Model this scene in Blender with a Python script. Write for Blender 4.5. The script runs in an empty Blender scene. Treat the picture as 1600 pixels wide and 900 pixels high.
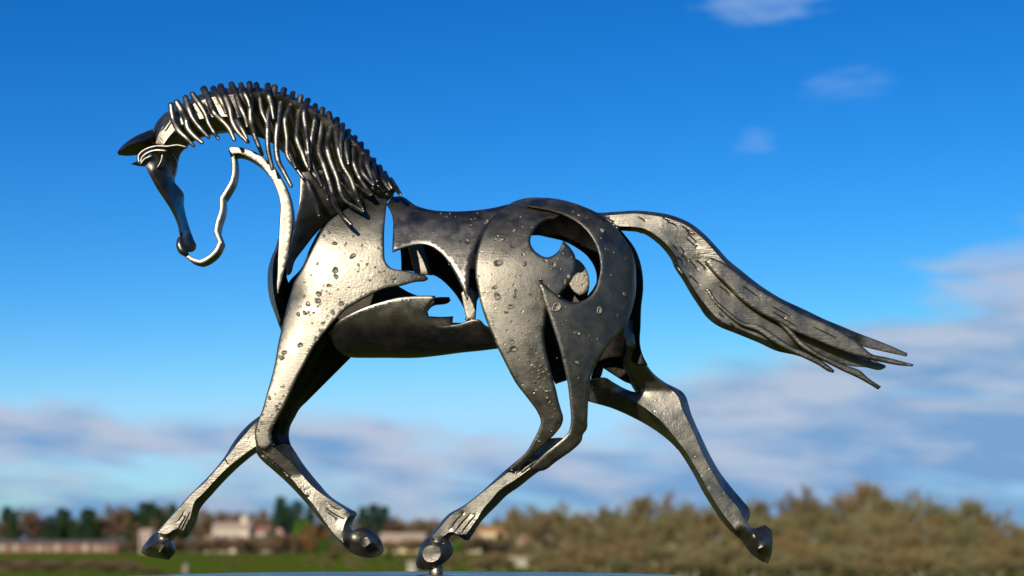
import bpy, bmesh, math, random
import numpy as np
from mathutils import Vector, Matrix
from mathutils.geometry import delaunay_2d_cdt
from math import radians as R

random.seed(7)
sc = bpy.context.scene
col = sc.collection

# ------------------------------------------------------------------ camera
FPX, CX, CY, DIST = 2200.0, 800.0, 450.0, 2.2       # the lens, in pixels of a 1600 px wide picture
CAM = Vector((0, -DIST, 1.50))
PITCH = math.atan(405 / FPX)
cam_d = bpy.data.cameras.new('camera')
cam_d.sensor_width = 36; cam_d.lens = 36 * FPX / 1600
cam_d.clip_start = 0.05; cam_d.clip_end = 20000
cam_d.dof.use_dof = True; cam_d.dof.focus_distance = 2.2; cam_d.dof.aperture_fstop = 3.8
cam = bpy.data.objects.new('camera', cam_d); col.objects.link(cam)
cam.location = CAM; cam.rotation_euler = (math.pi / 2 + PITCH, 0, 0)
sc.camera = cam

# ------------------------------------------------------------------ light
SUN_AZ, SUN_EL = R(20), R(22)                        # behind the camera, to its left
sun_dir = Vector((-math.sin(SUN_AZ) * math.cos(SUN_EL), -math.cos(SUN_AZ) * math.cos(SUN_EL), math.sin(SUN_EL)))
sd = bpy.data.lights.new('sun', 'SUN'); sd.energy = 5.0; sd.angle = R(0.6); sd.color = (1, .94, .84)
sun = bpy.data.objects.new('sun', sd); col.objects.link(sun)
sun.rotation_euler = sun_dir.to_track_quat('Z', 'Y').to_euler()
sc.view_settings.view_transform = 'Standard'; sc.view_settings.look = 'None'
sc.view_settings.exposure = 0.5; sc.view_settings.gamma = 1.0; sc.view_settings.use_curve_mapping = False

world = bpy.data.worlds.new('World'); sc.world = world; world.use_nodes = True
def build_world():
    nt = world.node_tree; N = nt.nodes; L = nt.links; N.clear()
    def nd(t, **kw):
        n = N.new(t)
        for k, v in kw.items(): setattr(n, k, v)
        return n
    def val(sock, v):
        if isinstance(v, (int, float)): sock.default_value = v
        else: L.new(v, sock)
    def m(op, a, b=0.0, c=0.0, clamp=False):
        n = nd('ShaderNodeMath', operation=op, use_clamp=clamp)
        val(n.inputs[0], a); val(n.inputs[1], b); val(n.inputs[2], c); return n.outputs[0]
    def ss(x, a, b):                                 # smooth step from a to b
        n = nd('ShaderNodeMapRange', interpolation_type='SMOOTHSTEP'); val(n.inputs[0], x)
        val(n.inputs[1], a); val(n.inputs[2], b); return n.outputs[0]
    sky = nd('ShaderNodeTexSky', sky_type='NISHITA', sun_disc=False, sun_elevation=SUN_EL,
             sun_rotation=math.pi + SUN_AZ, altitude=60, air_density=1.0, dust_density=0.25, ozone_density=3.0)
    hs = nd('ShaderNodeHueSaturation'); hs.inputs['Saturation'].default_value = 1.32
    hs.inputs['Hue'].default_value = 0.492; hs.inputs['Value'].default_value = 1.0
    L.new(sky.outputs[0], hs.inputs['Color'])
    sr = nd('ShaderNodeSeparateColor'); L.new(hs.outputs[0], sr.inputs[0])
    gm = nd('ShaderNodeCombineColor')                # a deeper, clearer winter blue
    for i, (a, g, top) in enumerate(((2.3, 1.75, .38), (1.36, 1.36, .72), (1.5, 1.2, 1.0))):
        v = m('MULTIPLY', m('POWER', m('MULTIPLY', sr.outputs[i], .1), g), a)
        L.new(m('MULTIPLY', m('SMOOTH_MIN', v, top, .2), 10), gm.inputs[i])
    tc = nd('ShaderNodeTexCoord'); sp = nd('ShaderNodeSeparateXYZ'); L.new(tc.outputs['Generated'], sp.inputs[0])
    x, y, z = sp.outputs
    az = m('ARCTAN2', x, y); el = m('ARCSINE', z)
    cv = nd('ShaderNodeCombineXYZ'); L.new(m('MULTIPLY', az, 7.5), cv.inputs[0]); L.new(m('ADD', m('MULTIPLY', el, 30.0), m('MULTIPLY', az, 1.6)), cv.inputs[1])
    cv.inputs[2].default_value = 5.15
    n1 = nd('ShaderNodeTexNoise'); n1.inputs['Scale'].default_value = .85; n1.inputs['Detail'].default_value = 7
    n1.inputs['Roughness'].default_value = .52; n1.inputs['Distortion'].default_value = .35
    L.new(cv.outputs[0], n1.inputs['Vector'])
    # the upper limit of the cloud bank climbs to the right
    top = m('ADD', .080, m('MULTIPLY', m('MINIMUM', m('MAXIMUM', m('SUBTRACT', az, .06), 0), .4), .34))
    bias = m('MULTIPLY', m('SUBTRACT', m('ADD', top, .012), el), 8.0)
    bias = m('MINIMUM', bias, m('ADD', .12, m('MULTIPLY', ss(az, .08, .24), .15)))
    low = m('MULTIPLY', ss(el, .06, .02), .07)
    f = m('ADD', m('ADD', n1.outputs[0], bias), low)
    bank = m('MULTIPLY', ss(f, .43, .73), .9)
    # thin wisps high up
    def wisp(px, py, rx, ry, amt):
        v0 = (math.cos(PITCH) - (450 - py) / FPX * math.sin(PITCH)); l0 = math.hypot((px - 800) / FPX, v0)
        a0 = math.atan2((px - 800) / FPX, v0); e0 = math.atan2(math.sin(PITCH) + (450 - py) / FPX * math.cos(PITCH), l0)
        dx = m('MULTIPLY', m('SUBTRACT', az, a0), 1 / rx); dy = m('MULTIPLY', m('SUBTRACT', el, e0), 1 / ry)
        r2 = m('ADD', m('MULTIPLY', dx, dx), m('MULTIPLY', dy, dy))
        return m('MULTIPLY', ss(m('ADD', r2, m('MULTIPLY', m('SUBTRACT', n2.outputs[0], .5), 3.0)), 1.2, -.3), amt)
    n2 = nd('ShaderNodeTexNoise'); n2.inputs['Scale'].default_value = 4.0; n2.inputs['Detail'].default_value = 5
    L.new(cv.outputs[0], n2.inputs['Vector'])
    w = wisp(1200, 0, .05, .016, .34)
    for a in ((1325, 135, .034, .013, .15), (1178, 222, .018, .011, .15)):
        w = m('MAXIMUM', w, wisp(*a))
    cr = nd('ShaderNodeValToRGB')
    cr.color_ramp.elements[0].position = .38; cr.color_ramp.elements[0].color = (1.7, 3.3, 6.0, 1)
    cr.color_ramp.elements[1].position = .66; cr.color_ramp.elements[1].color = (4.7, 5.3, 6.7, 1)
    n3 = nd('ShaderNodeTexNoise'); n3.inputs['Scale'].default_value = 1.6; n3.inputs['Detail'].default_value = 4
    mp = nd('ShaderNodeVectorMath', operation='ADD'); mp.inputs[1].default_value = (0.2, -.55, 9); L.new(cv.outputs[0], mp.inputs[0])
    L.new(mp.outputs[0], n3.inputs['Vector'])
    lit = m('MULTIPLY', m('SUBTRACT', el, m('SUBTRACT', top, .045)), 2.4)     # the upper edges of the bank catch the sun
    L.new(m('ADD', n3.outputs[0], m('MINIMUM', lit, .16)), cr.inputs[0])
    wm = nd('ShaderNodeMix', data_type='RGBA'); L.new(w, wm.inputs['Factor']); L.new(gm.outputs[0], wm.inputs[6]); wm.inputs[7].default_value = (5.0, 6.8, 8.8, 1)
    mx = nd('ShaderNodeMix', data_type='RGBA'); L.new(bank, mx.inputs['Factor'])
    L.new(wm.outputs[2], mx.inputs[6]); L.new(cr.outputs[0], mx.inputs[7])
    bg = nd('ShaderNodeBackground'); bg.inputs['Strength'].default_value = 0.0707
    L.new(mx.outputs[2], bg.inputs[0])
    out = nd('ShaderNodeOutputWorld'); L.new(bg.outputs[0], out.inputs[0])
build_world()

# ------------------------------------------------------------------ helpers
_c, _s = math.cos(PITCH), math.sin(PITCH)
def at(px, py, d=0.0):
    """world point seen at picture position (px, py), on the upright plane d millimetres behind the horse's middle"""
    u, v = (px - CX) / FPX, (CY - py) / FPX
    dx, dy, dz = u, _c - v * _s, _s + v * _c
    t = (DIST + d / 1000.0) / dy
    return Vector((CAM.x + dx * t, CAM.y + dy * t, CAM.z + dz * t))

def tag(o, label=None, cat=None, group=None, kind=None):
    if label: o['label'] = label
    if cat: o['category'] = cat
    if group: o['group'] = group
    if kind: o['kind'] = kind
    return o
def empty(name, loc, label, cat, group=None):
    o = bpy.data.objects.new(name, None); o.empty_display_size = .1; col.objects.link(o); o.location = loc
    return tag(o, label, cat, group)
def link(name, me, parent=None, loc=(0, 0, 0)):
    o = bpy.data.objects.new(name, me); col.objects.link(o); o.location = loc
    if parent: o.parent = parent
    return o
def mesh(name, V, F, mat, smooth=None):
    me = bpy.data.meshes.new(name); me.from_pydata([tuple(v) for v in V], [], F); me.update()
    if mat: me.materials.append(mat)
    if smooth is not None:
        me.polygons.foreach_set('use_smooth', [True] * len(me.polygons)); me.set_sharp_from_angle(angle=R(smooth))
    return me
def P(s):
    return [tuple(float(q) for q in t.split(',')) for t in s.split()]

def spline(pts, closed=False, step=3.0, corner=52):
    """a smooth line through the points, kept sharp where it turns hard; further values run along linearly"""
    n = len(pts); A = [np.array(p[:2]) for p in pts]
    def unit(v):
        l = np.hypot(*v); return v / l if l > 1e-9 else v
    rng = range(n) if closed else range(n - 1)
    seg = [unit(A[(i + 1) % n] - A[i]) for i in range(n)]
    tan = []
    for i in range(n):
        if not closed and i in (0, n - 1): tan.append(None); continue
        a, b = seg[i - 1], seg[i]
        tan.append(None if np.degrees(math.acos(max(-1, min(1, float(a @ b))))) > corner else unit(a + b))
    out = []
    for i in rng:
        j = (i + 1) % n; p, q = A[i], A[j]; Ln = np.hypot(*(q - p)); k = max(1, int(round(Ln / step)))
        m0 = (tan[i] if tan[i] is not None else seg[i]) * Ln; m1 = (tan[j] if tan[j] is not None else seg[i]) * Ln
        for s in range(k):
            t = s / k; t2, t3 = t * t, t * t * t
            c = (2*t3 - 3*t2 + 1) * p + (t3 - 2*t2 + t) * m0 + (-2*t3 + 3*t2) * q + (t3 - t2) * m1
            out.append((c[0], c[1]) + tuple(pts[i][e] * (1 - t) + pts[j][e] * t for e in range(2, len(pts[i]))))
    if not closed: out.append(pts[-1])
    return out

def inside(poly, X, Y):
    r = np.zeros(X.shape, bool); n = len(poly)
    for i in range(n):
        x1, y1 = poly[i][:2]; x2, y2 = poly[(i + 1) % n][:2]
        if y1 == y2: continue
        c = ((y1 > Y) != (y2 > Y)) & (X < (x2 - x1) * (Y - y1) / (y2 - y1) + x1); r ^= c
    return r
def seg_dist(X, Y, line, closed=False):
    D = np.full(X.shape, 1e9); n = len(line)
    for i in range(n if closed else n - 1):
        ax, ay = line[i][:2]; bx, by = line[(i + 1) % n][:2]
        vx, vy = bx - ax, by - ay; l2 = vx * vx + vy * vy + 1e-12
        t = np.clip(((X - ax) * vx + (Y - ay) * vy) / l2, 0, 1)
        D = np.minimum(D, np.hypot(X - ax - t * vx, Y - ay - t * vy))
    return D

SHEETS = {}
def sheet(name, outline, base, mat, parent, lines=(), erel=0.0, thick=6.0, pillow=None, rim=(2.5, 2.0), grid=6.0,
          grooves=(), step=3.0, holes=(), key=None, back=None, wav=0.0, corner=52):
    """A plate or limb: outline (x, y[, relief]) in picture units = millimetres, base depth (number or function), crease
    lines (x, y, relief), rim = rounded edge (width, drop), grooves = (points, half width, depth). thick: wall thickness;
    pillow: a solid limb, its back mirrored about that relief."""
    ol = spline(P(outline) if isinstance(outline, str) else outline, True, step, corner)
    hl = [spline(P(h), True, step) for h in holes]
    cl = [spline(P(l) if isinstance(l, str) else l, False, step) for l in lines]
    gl = [(spline(P(g[0]) if isinstance(g[0], str) else g[0], False, 2.0), g[1], g[2]) for g in grooves]
    pts, edges, fixed = [], [], {}
    lap = bool(cl) or any(len(p) > 2 for p in ol)
    for loop in [ol] + hl:
        s = len(pts)
        for i, p in enumerate(loop):
            fixed[len(pts)] = p[2] if len(p) > 2 else erel
            pts.append((p[0], p[1])); edges.append((s + i, s + (i + 1) % len(loop)))
    nb = len(pts)
    for l in cl:
        s = len(pts)
        for i, p in enumerate(l):
            fixed[len(pts)] = p[2]; pts.append((p[0], p[1]))
            if i: edges.append((s + i - 1, s + i))
    B = np.array(pts[:nb])
    cand = []
    x0, y0 = B.min(0); x1, y1 = B.max(0); rr = 0; g = grid
    yy = y0
    while yy < y1:
        xx = x0 + (g / 2 if rr % 2 else 0)
        while xx < x1: cand.append((xx, yy)); xx += g
        yy += g * .87; rr += 1
    cand = np.array(cand) if cand else np.zeros((0, 2))
    def keep(c, md):
        if not len(c): return c
        k = inside(ol, c[:, 0], c[:, 1])
        for h in hl: k &= ~inside(h, c[:, 0], c[:, 1])
        c = c[k]
        if not len(c): return c
        d = seg_dist(c[:, 0], c[:, 1], ol, True)
        for h in hl: d = np.minimum(d, seg_dist(c[:, 0], c[:, 1], h, True))
        if md > .9:
            for l in cl: d = np.minimum(d, seg_dist(c[:, 0], c[:, 1], l))
        return c[d >= md]
    extra = [keep(cand, max(1.8, g * .5))]
    if rim and rim[1]:
        for loop in [ol] + hl:
            q = np.array([p[:2] for p in loop]); tg = np.roll(q, -1, 0) - np.roll(q, 1, 0)
            tg /= np.maximum(np.hypot(tg[:, 0], tg[:, 1]), 1e-6)[:, None]; nr = np.stack([-tg[:, 1], tg[:, 0]], 1)
            for sg in (1, -1):
                for f in (.3, .95):
                    extra.append(keep(q + nr * sg * rim[0] * f, rim[0] * f * .85))
    for l, w_, dp in gl:
        q = np.array([p[:2] for p in l]); tg = np.gradient(q, axis=0); tg /= np.maximum(np.hypot(tg[:, 0], tg[:, 1]), 1e-6)[:, None]
        nr = np.stack([-tg[:, 1], tg[:, 0]], 1)
        for f in (-1.15, -.5, 0, .5, 1.15): extra.append(keep(q + nr * w_ * f, .7))
    E = np.concatenate(extra) if extra else np.zeros((0, 2))
    allp = [Vector((p[0], -p[1])) for p in pts] + [Vector((p[0], -p[1])) for p in E]
    vo, eo, fo, ov, oe, of = delaunay_2d_cdt(allp, edges, [], 0, 1e-4)
    V = np.array([(v.x, -v.y) for v in vo]); F = np.array([f[:3] for f in fo])
    c = V[F].mean(1); k = inside(ol, c[:, 0], c[:, 1])
    for h in hl: k &= ~inside(h, c[:, 0], c[:, 1])
    F = F[k]; n = len(V)
    X, Y = V[:, 0], V[:, 1]
    rel = np.zeros(n)
    if lap:
        fx = np.zeros(n, bool)
        for i, o in enumerate(ov):
            for q in o:
                if q in fixed: rel[i] = fixed[q]; fx[i] = True; break
        ed = np.unique(np.sort(np.concatenate([F[:, [0, 1]], F[:, [1, 2]], F[:, [2, 0]]]), 1), axis=0)
        w = 1 / np.maximum(np.hypot(*(V[ed[:, 0]] - V[ed[:, 1]]).T), .3)
        deg = np.bincount(ed[:, 0], w, n) + np.bincount(ed[:, 1], w, n) + 1e-9
        rel[~fx] = rel[fx].mean() if fx.any() else 0
        for _ in range(500):
            a = (np.bincount(ed[:, 0], w * rel[ed[:, 1]], n) + np.bincount(ed[:, 1], w * rel[ed[:, 0]], n)) / deg
            rel = np.where(fx, rel, a)
    else: rel[:] = erel
    de = seg_dist(X, Y, ol, True)
    for h in hl: de = np.minimum(de, seg_dist(X, Y, h, True))
    bs = base(X, Y) if callable(base) else np.full(n, float(base))
    add = np.zeros(n)
    if rim and rim[1]:
        t = np.clip(de / rim[0], 0, 1); add += rim[1] * (1 - np.sqrt(np.maximum(0, 1 - (1 - t) ** 2)))
    for l, w_, dp in gl:
        t = seg_dist(X, Y, l) / w_
        ln = sum(math.hypot(l[k + 1][0] - l[k][0], l[k + 1][1] - l[k][1]) for k in range(len(l) - 1))
        te = np.minimum(np.hypot(X - l[0][0], Y - l[0][1]), np.hypot(X - l[-1][0], Y - l[-1][1])) / (.3 * ln)
        add += dp * np.clip(1.15 - t, 0, 1) * np.clip(de / 2, 0, 1) * np.clip(te, 0, 1)
    if wav:
        add += wav * (np.sin(X * .19 + Y * .11) + np.sin(X * .07 - Y * .23 + 1.3) + .6 * np.sin(X * .37 + Y * .31 + 2)) * np.clip(de / 6, 0, 1)
    df = bs + rel + add
    if pillow is not None: db = bs + np.maximum(2 * pillow - rel - add * .6, rel + add + 1.5)
    else: db = bs + rel + thick + (0 if back is None else back(X, Y)); db = np.maximum(db, df + .8)
    o0 = parent.location if parent else Vector()
    while parent and parent.parent: parent = parent.parent
    fr = [at(X[i], Y[i], df[i]) - parent.location for i in range(n)]
    verts = fr + [fr[i] + Vector((0, (db[i] - df[i]) / 1000, 0)) for i in range(n)]
    faces = [tuple(int(q) for q in f) for f in F] + [tuple(int(q) + n for q in f[::-1]) for f in F]
    cnt = {}
    for f in F:
        for a, b in ((f[0], f[1]), (f[1], f[2]), (f[2], f[0])): cnt[(int(a), int(b))] = 1
    for a, b in list(cnt):
        if (b, a) not in cnt: faces.append((a, a + n, b + n, b))
    me = mesh(name, verts, faces, mat, 38)
    o = link(name, me, parent)
    SHEETS[key or name] = (o, V, df)
    return o

def tube(name, path, mat, parent, sides=8, flat=1.0, step=4.0, sm=60, wob=0.0, rnd=None):
    """a bent tapering rod: path points (x, y, depth, radius) in picture units"""
    L = spline(path, False, step, corner=80)
    C = [at(p[0], p[1], p[2]) for p in L]; n = len(C); V = []; F = []
    up = Vector((0, -1, 0))
    for i in range(n):
        t = (C[min(i + 1, n - 1)] - C[max(i - 1, 0)]).normalized()
        a = t.cross(up).normalized(); b = a.cross(t).normalized()
        r = L[i][3] / 1000
        if wob and rnd: r *= 1 + rnd.uniform(-wob, wob)
        caps = [(0, r)]
        if i == 0: caps = [(-r * .9, r * .35), (-r * .55, r * .8), (0, r)]
        if i == n - 1: caps = [(0, r), (r * .45, r * .8), (r * .75, r * .35)]
        for off, q in caps:
            for s in range(sides):
                w = 2 * math.pi * s / sides
                V.append(C[i] + t * off + a * (q * math.cos(w)) + b * (q * flat * math.sin(w)))
    rings = len(V) // sides
    for i in range(rings - 1):
        for s in range(sides):
            s2 = (s + 1) % sides
            F.append((i * sides + s, i * sides + s2, (i + 1) * sides + s2, (i + 1) * sides + s))
    F.append(tuple(range(sides))[::-1]); F.append(tuple((rings - 1) * sides + s for s in range(sides)))
    V = [v - parent.location for v in V]
    me = mesh(name, V, F, mat, sm)
    bm = bmesh.new(); bm.from_mesh(me); bmesh.ops.recalc_face_normals(bm, faces=bm.faces); bm.to_mesh(me); bm.free()
    return link(name, me, parent)

# ------------------------------------------------------------------ materials
def nodes(name):
    m = bpy.data.materials.new(name); m.use_nodes = True
    nt = m.node_tree; return m, nt, nt.nodes['Principled BSDF']
def ramp(nt, fac, stops):
    r = nt.nodes.new('ShaderNodeValToRGB'); e = r.color_ramp.elements
    while len(e) < len(stops): e.new(.5)
    for q, (p, c) in zip(e, stops): q.position = p; q.color = (*c, 1)
    nt.links.new(fac, r.inputs[0]); return r.outputs[0]
def noise(nt, scale, detail=4, rough=.55, vec=None, dist=0):
    n = nt.nodes.new('ShaderNodeTexNoise'); n.inputs['Scale'].default_value = scale; n.inputs['Detail'].default_value = detail
    n.inputs['Roughness'].default_value = rough; n.inputs['Distortion'].default_value = dist
    if vec is not None: nt.links.new(vec, n.inputs['Vector'])
    return n.outputs[0]
def maprange(nt, x, a, b, c, d):
    n = nt.nodes.new('ShaderNodeMapRange'); nt.links.new(x, n.inputs[0])
    for i, v in enumerate((a, b, c, d)): n.inputs[i + 1].default_value = v
    return n.outputs[0]
def bump(nt, h, strength, dist, prev=None):
    b = nt.nodes.new('ShaderNodeBump'); b.inputs['Strength'].default_value = strength; b.inputs['Distance'].default_value = dist
    nt.links.new(h, b.inputs['Height'])
    if prev is not None: nt.links.new(prev, b.inputs['Normal'])
    return b.outputs[0]

def steel(name, lo, hi, r0, r1, pits=1.0, rough_bump=.35, streak=False):
    m, nt, b = nodes(name)
    tc = nt.nodes.new('ShaderNodeTexCoord').outputs['Object']
    big = noise(nt, 9, 5, .6, tc); mid = noise(nt, 42, 6, .62, tc, .4); fine = noise(nt, 260, 3, .6, tc)
    mixn = nt.nodes.new('ShaderNodeMath'); mixn.operation = 'MULTIPLY_ADD'; mixn.inputs[1].default_value = .55
    nt.links.new(big, mixn.inputs[0])
    h2 = nt.nodes.new('ShaderNodeMath'); h2.operation = 'MULTIPLY'; h2.inputs[1].default_value = .45; nt.links.new(mid, h2.inputs[0])
    nt.links.new(h2.outputs[0], mixn.inputs[2])
    nt.links.new(ramp(nt, mixn.outputs[0], [(.36, lo), (.52, tuple((a + c) / 2 for a, c in zip(lo, hi))), (.66, hi)]), b.inputs['Base Color'])
    b.inputs['Metallic'].default_value = 1.0
    rg = nt.nodes.new('ShaderNodeMath'); rg.operation = 'MULTIPLY_ADD'; rg.inputs[1].default_value = .5; nt.links.new(mid, rg.inputs[0])
    rh = nt.nodes.new('ShaderNodeMath'); rh.operation = 'MULTIPLY'; rh.inputs[1].default_value = .5; nt.links.new(noise(nt, 21, 4, .6, tc, .6), rh.inputs[0])
    nt.links.new(rh.outputs[0], rg.inputs[2]); nt.links.new(maprange(nt, rg.outputs[0], .36, .64, r0 - .05, r1 + .03), b.inputs['Roughness'])
    n = bump(nt, mid, .10 * rough_bump / .35, .004)
    gm = nt.nodes.new('ShaderNodeMath'); gm.operation = 'MULTIPLY'; nt.links.new(fine, gm.inputs[0])
    nt.links.new(maprange(nt, noise(nt, 13, 3, .6, tc), .42, .62, .15, 1.25), gm.inputs[1])        # coarse grain only in places
    n = bump(nt, gm.outputs[0], rough_bump * .8, .0012, n)
    mps = nt.nodes.new('ShaderNodeMapping'); mps.inputs['Scale'].default_value = (55, 55, 700); mps.inputs['Rotation'].default_value = (0, R(25), 0)
    nt.links.new(tc, mps.inputs[0]); n = bump(nt, noise(nt, 1.0, 2, .5, mps.outputs[0]), .22, .0006, n)
    if pits:
        v = nt.nodes.new('ShaderNodeTexVoronoi'); v.inputs['Scale'].default_value = 85; v.inputs['Randomness'].default_value = 1
        wv = nt.nodes.new('ShaderNodeVectorMath'); wv.operation = 'MULTIPLY_ADD'; wv.inputs[1].default_value = (.012, .012, .012)
        nz = nt.nodes.new('ShaderNodeTexNoise'); nz.inputs['Scale'].default_value = 60; nt.links.new(tc, nz.inputs['Vector'])
        nt.links.new(nz.outputs['Color'], wv.inputs[0]); nt.links.new(tc, wv.inputs[2]); nt.links.new(wv.outputs[0], v.inputs['Vector'])
        ring = maprange(nt, v.outputs['Distance'], .0, .20, 0.0, 1.0)
        msk = maprange(nt, noise(nt, 16, 3, .6, tc), .48, .62, 1.0, 0.0)      # pitting comes in patches
        mxm = nt.nodes.new('ShaderNodeMath'); mxm.operation = 'MAXIMUM'; nt.links.new(ring, mxm.inputs[0]); nt.links.new(msk, mxm.inputs[1])
        n = bump(nt, mxm.outputs[0], .7 * pits, .0014, n)
    if streak:
        mp = nt.nodes.new('ShaderNodeMapping'); mp.inputs['Scale'].default_value = (30, 30, 260); mp.inputs['Rotation'].default_value = (0, R(streak), 0)
        nt.links.new(tc, mp.inputs[0]); st = noise(nt, 1.0, 3, .6, mp.outputs[0]); n = bump(nt, st, .45, .0015, n)
    nt.links.new(n, b.inputs['Normal'])
    return m
STEEL = steel('worn_steel', (.105, .093, .071), (.205, .181, .139), .40, .52)
SMOOTH = steel('brushed_steel', (.10, .089, .071), (.19, .169, .135), .35, .46, pits=0, rough_bump=.2)
CAST = steel('rough_steel', (.115, .102, .079), (.25, .222, .172), .39, .52, pits=.7, rough_bump=.6)
BARK_STEEL = steel('streaked_steel', (.13, .115, .09), (.245, .218, .168), .39, .50, pits=0, rough_bump=.35, streak=-38)
STRAND = steel('strand_steel', (.06, .054, .043), (.18, .16, .127), .34, .46, pits=0, rough_bump=.5)
SHADED = steel('shaded_steel', (.009, .008, .0065), (.026, .022, .017), .40, .52, pits=0, rough_bump=.4)  # steel darkened to paint in the shade of the inner and far-side plates

# ================================================================== the setting: ground
def ground_z(x, y):
    d = math.hypot(x, y)
    return 0.0 if d < 420 else 9 * min(1, (d - 420) / 900) ** 1.3
def build_ground():
    V, F = [], []
    rad = [0.0, 3, 8, 16, 30, 50, 80, 120, 170, 230, 300, 360, 420, 520, 650, 800, 1000, 1400, 2200, 4000, 8000]
    ns = 72
    V.append((0, 0, 0))
    for r in rad[1:]:
        for s in range(ns):
            a = 2 * math.pi * s / ns; x, y = r * math.cos(a), r * math.sin(a); V.append((x, y, ground_z(x, y)))
    for s in range(ns): F.append((0, 1 + s, 1 + (s + 1) % ns))
    for i in range(len(rad) - 2):
        for s in range(ns):
            a, b = 1 + i * ns + s, 1 + i * ns + (s + 1) % ns; F.append((a, a + ns, b + ns, b))
    m, nt, b = nodes('meadow_grass')
    tc = nt.nodes.new('ShaderNodeTexCoord').outputs['Object']
    a = noise(nt, .035, 6, .6, tc); c = noise(nt, .8, 5, .7, tc)
    ad = nt.nodes.new('ShaderNodeMath'); ad.operation = 'MULTIPLY_ADD'; ad.inputs[1].default_value = .35; nt.links.new(c, ad.inputs[0])
    q = nt.nodes.new('ShaderNodeMath'); q.operation = 'MULTIPLY'; q.inputs[1].default_value = .65; nt.links.new(a, q.inputs[0]); nt.links.new(q.outputs[0], ad.inputs[2])
    nt.links.new(ramp(nt, ad.outputs[0], [(.36, (.085, .075, .02)), (.5, (.07, .105, .008)), (.64, (.09, .08, .02))]), b.inputs['Base Color'])
    b.inputs['Roughness'].default_value = 1; b.inputs['Specular IOR Level'].default_value = 0
    me = mesh('meadow', V, F, m, 180)
    tag(link('meadow', me), 'green winter meadow stretching to the houses and trees', None, None, 'structure')
build_ground()
def lathe(prof, ns=96):
    V, F = [], []
    for r, z in prof:
        for s in range(ns):
            a = 2 * math.pi * s / ns; V.append((r * math.cos(a), r * math.sin(a), z))
    for i in range(len(prof) - 1):
        for s in range(ns):
            a, b = i * ns + s, i * ns + (s + 1) % ns; F.append((a, b, b + ns, a + ns))
    F.append(tuple(range(ns))[::-1]); F.append(tuple((len(prof) - 1) * ns + s for s in range(ns)))
    return V, F

# ================================================================== trees and shrubs beyond the meadow
def tinted(name, stops, rough=.85, nscale=2.5, trans=0.0):
    m, nt, b = nodes(name)
    oi = nt.nodes.new('ShaderNodeObjectInfo'); tc = nt.nodes.new('ShaderNodeTexCoord').outputs['Object']
    n = noise(nt, nscale, 4, .6, tc)
    ad = nt.nodes.new('ShaderNodeMath'); ad.operation = 'MULTIPLY_ADD'; ad.inputs[1].default_value = .5; nt.links.new(n, ad.inputs[0])
    q = nt.nodes.new('ShaderNodeMath'); q.operation = 'MULTIPLY_ADD'; q.inputs[1].default_value = .8; q.inputs[2].default_value = -.15
    nt.links.new(oi.outputs['Random'], q.inputs[0]); nt.links.new(q.outputs[0], ad.inputs[2])
    nt.links.new(ramp(nt, ad.outputs[0], stops), b.inputs['Base Color']); b.inputs['Roughness'].default_value = rough
    b.inputs['Specular IOR Level'].default_value = .15
    return m
BARK = tinted('bark', [(.2, (0.101, 0.079, 0.054)), (.8, (0.151, 0.122, 0.076))])
TWIG_R = tinted('brown_twigs', [(.1, (.122, .086, .038)), (.35, (.105, .095, .038)), (.6, (.152, .098, .037)), (.85, (.138, .12, .05))])
PALE_BARK = tinted('pale_bark', [(.2, (.20, .17, .10)), (.8, (.28, .245, .15))])
TWIG_L = tinted('grey_brown_twigs', [(.1, (0.137, 0.079, 0.047)), (.4, (0.119, 0.086, 0.040)), (.7, (0.151, 0.090, 0.054)), (.95, (0.108, 0.090, 0.036))])
NEEDLE = tinted('conifer_needles', [(.1, (0.016, 0.043, 0.020)), (.5, (0.022, 0.054, 0.017)), (.9, (0.032, 0.061, 0.018))])
LEAF = tinted('green_leaves', [(.1, (0.054, 0.122, 0.010)), (.5, (0.065, 0.130, 0.013)), (.9, (0.032, 0.072, 0.013))])
RUSSET = tinted('russet_leaves', [(.1, (0.144, 0.061, 0.022)), (.5, (0.166, 0.079, 0.029)), (.9, (0.122, 0.061, 0.025))])

def limb(V, F, p, q, r0, r1, ns=5):
    d = (q - p).normalized(); a = d.orthogonal().normalized(); b = d.cross(a); o = len(V)
    for c, r in ((p, r0), (q, r1)):
        for s in range(ns):
            w = 2 * math.pi * s / ns; V.append(c + a * (r * math.cos(w)) + b * (r * math.sin(w)))
    for s in range(ns): s2 = (s + 1) % ns; F.append((o + s, o + s2, o + ns + s2, o + ns + s))
def sliver(V, F, p, d, ln, w, rnd):
    a = d.cross(Vector((rnd.gauss(0, 1), rnd.gauss(0, 1), rnd.gauss(0, 1)))).normalized() * w; o = len(V)
    V += [p - a, p + a, p + d * ln]; F.append((o, o + 1, o + 2))
def rv(rnd): return Vector((rnd.gauss(0, 1), rnd.gauss(0, 1), rnd.gauss(0, 1))).normalized()

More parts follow.
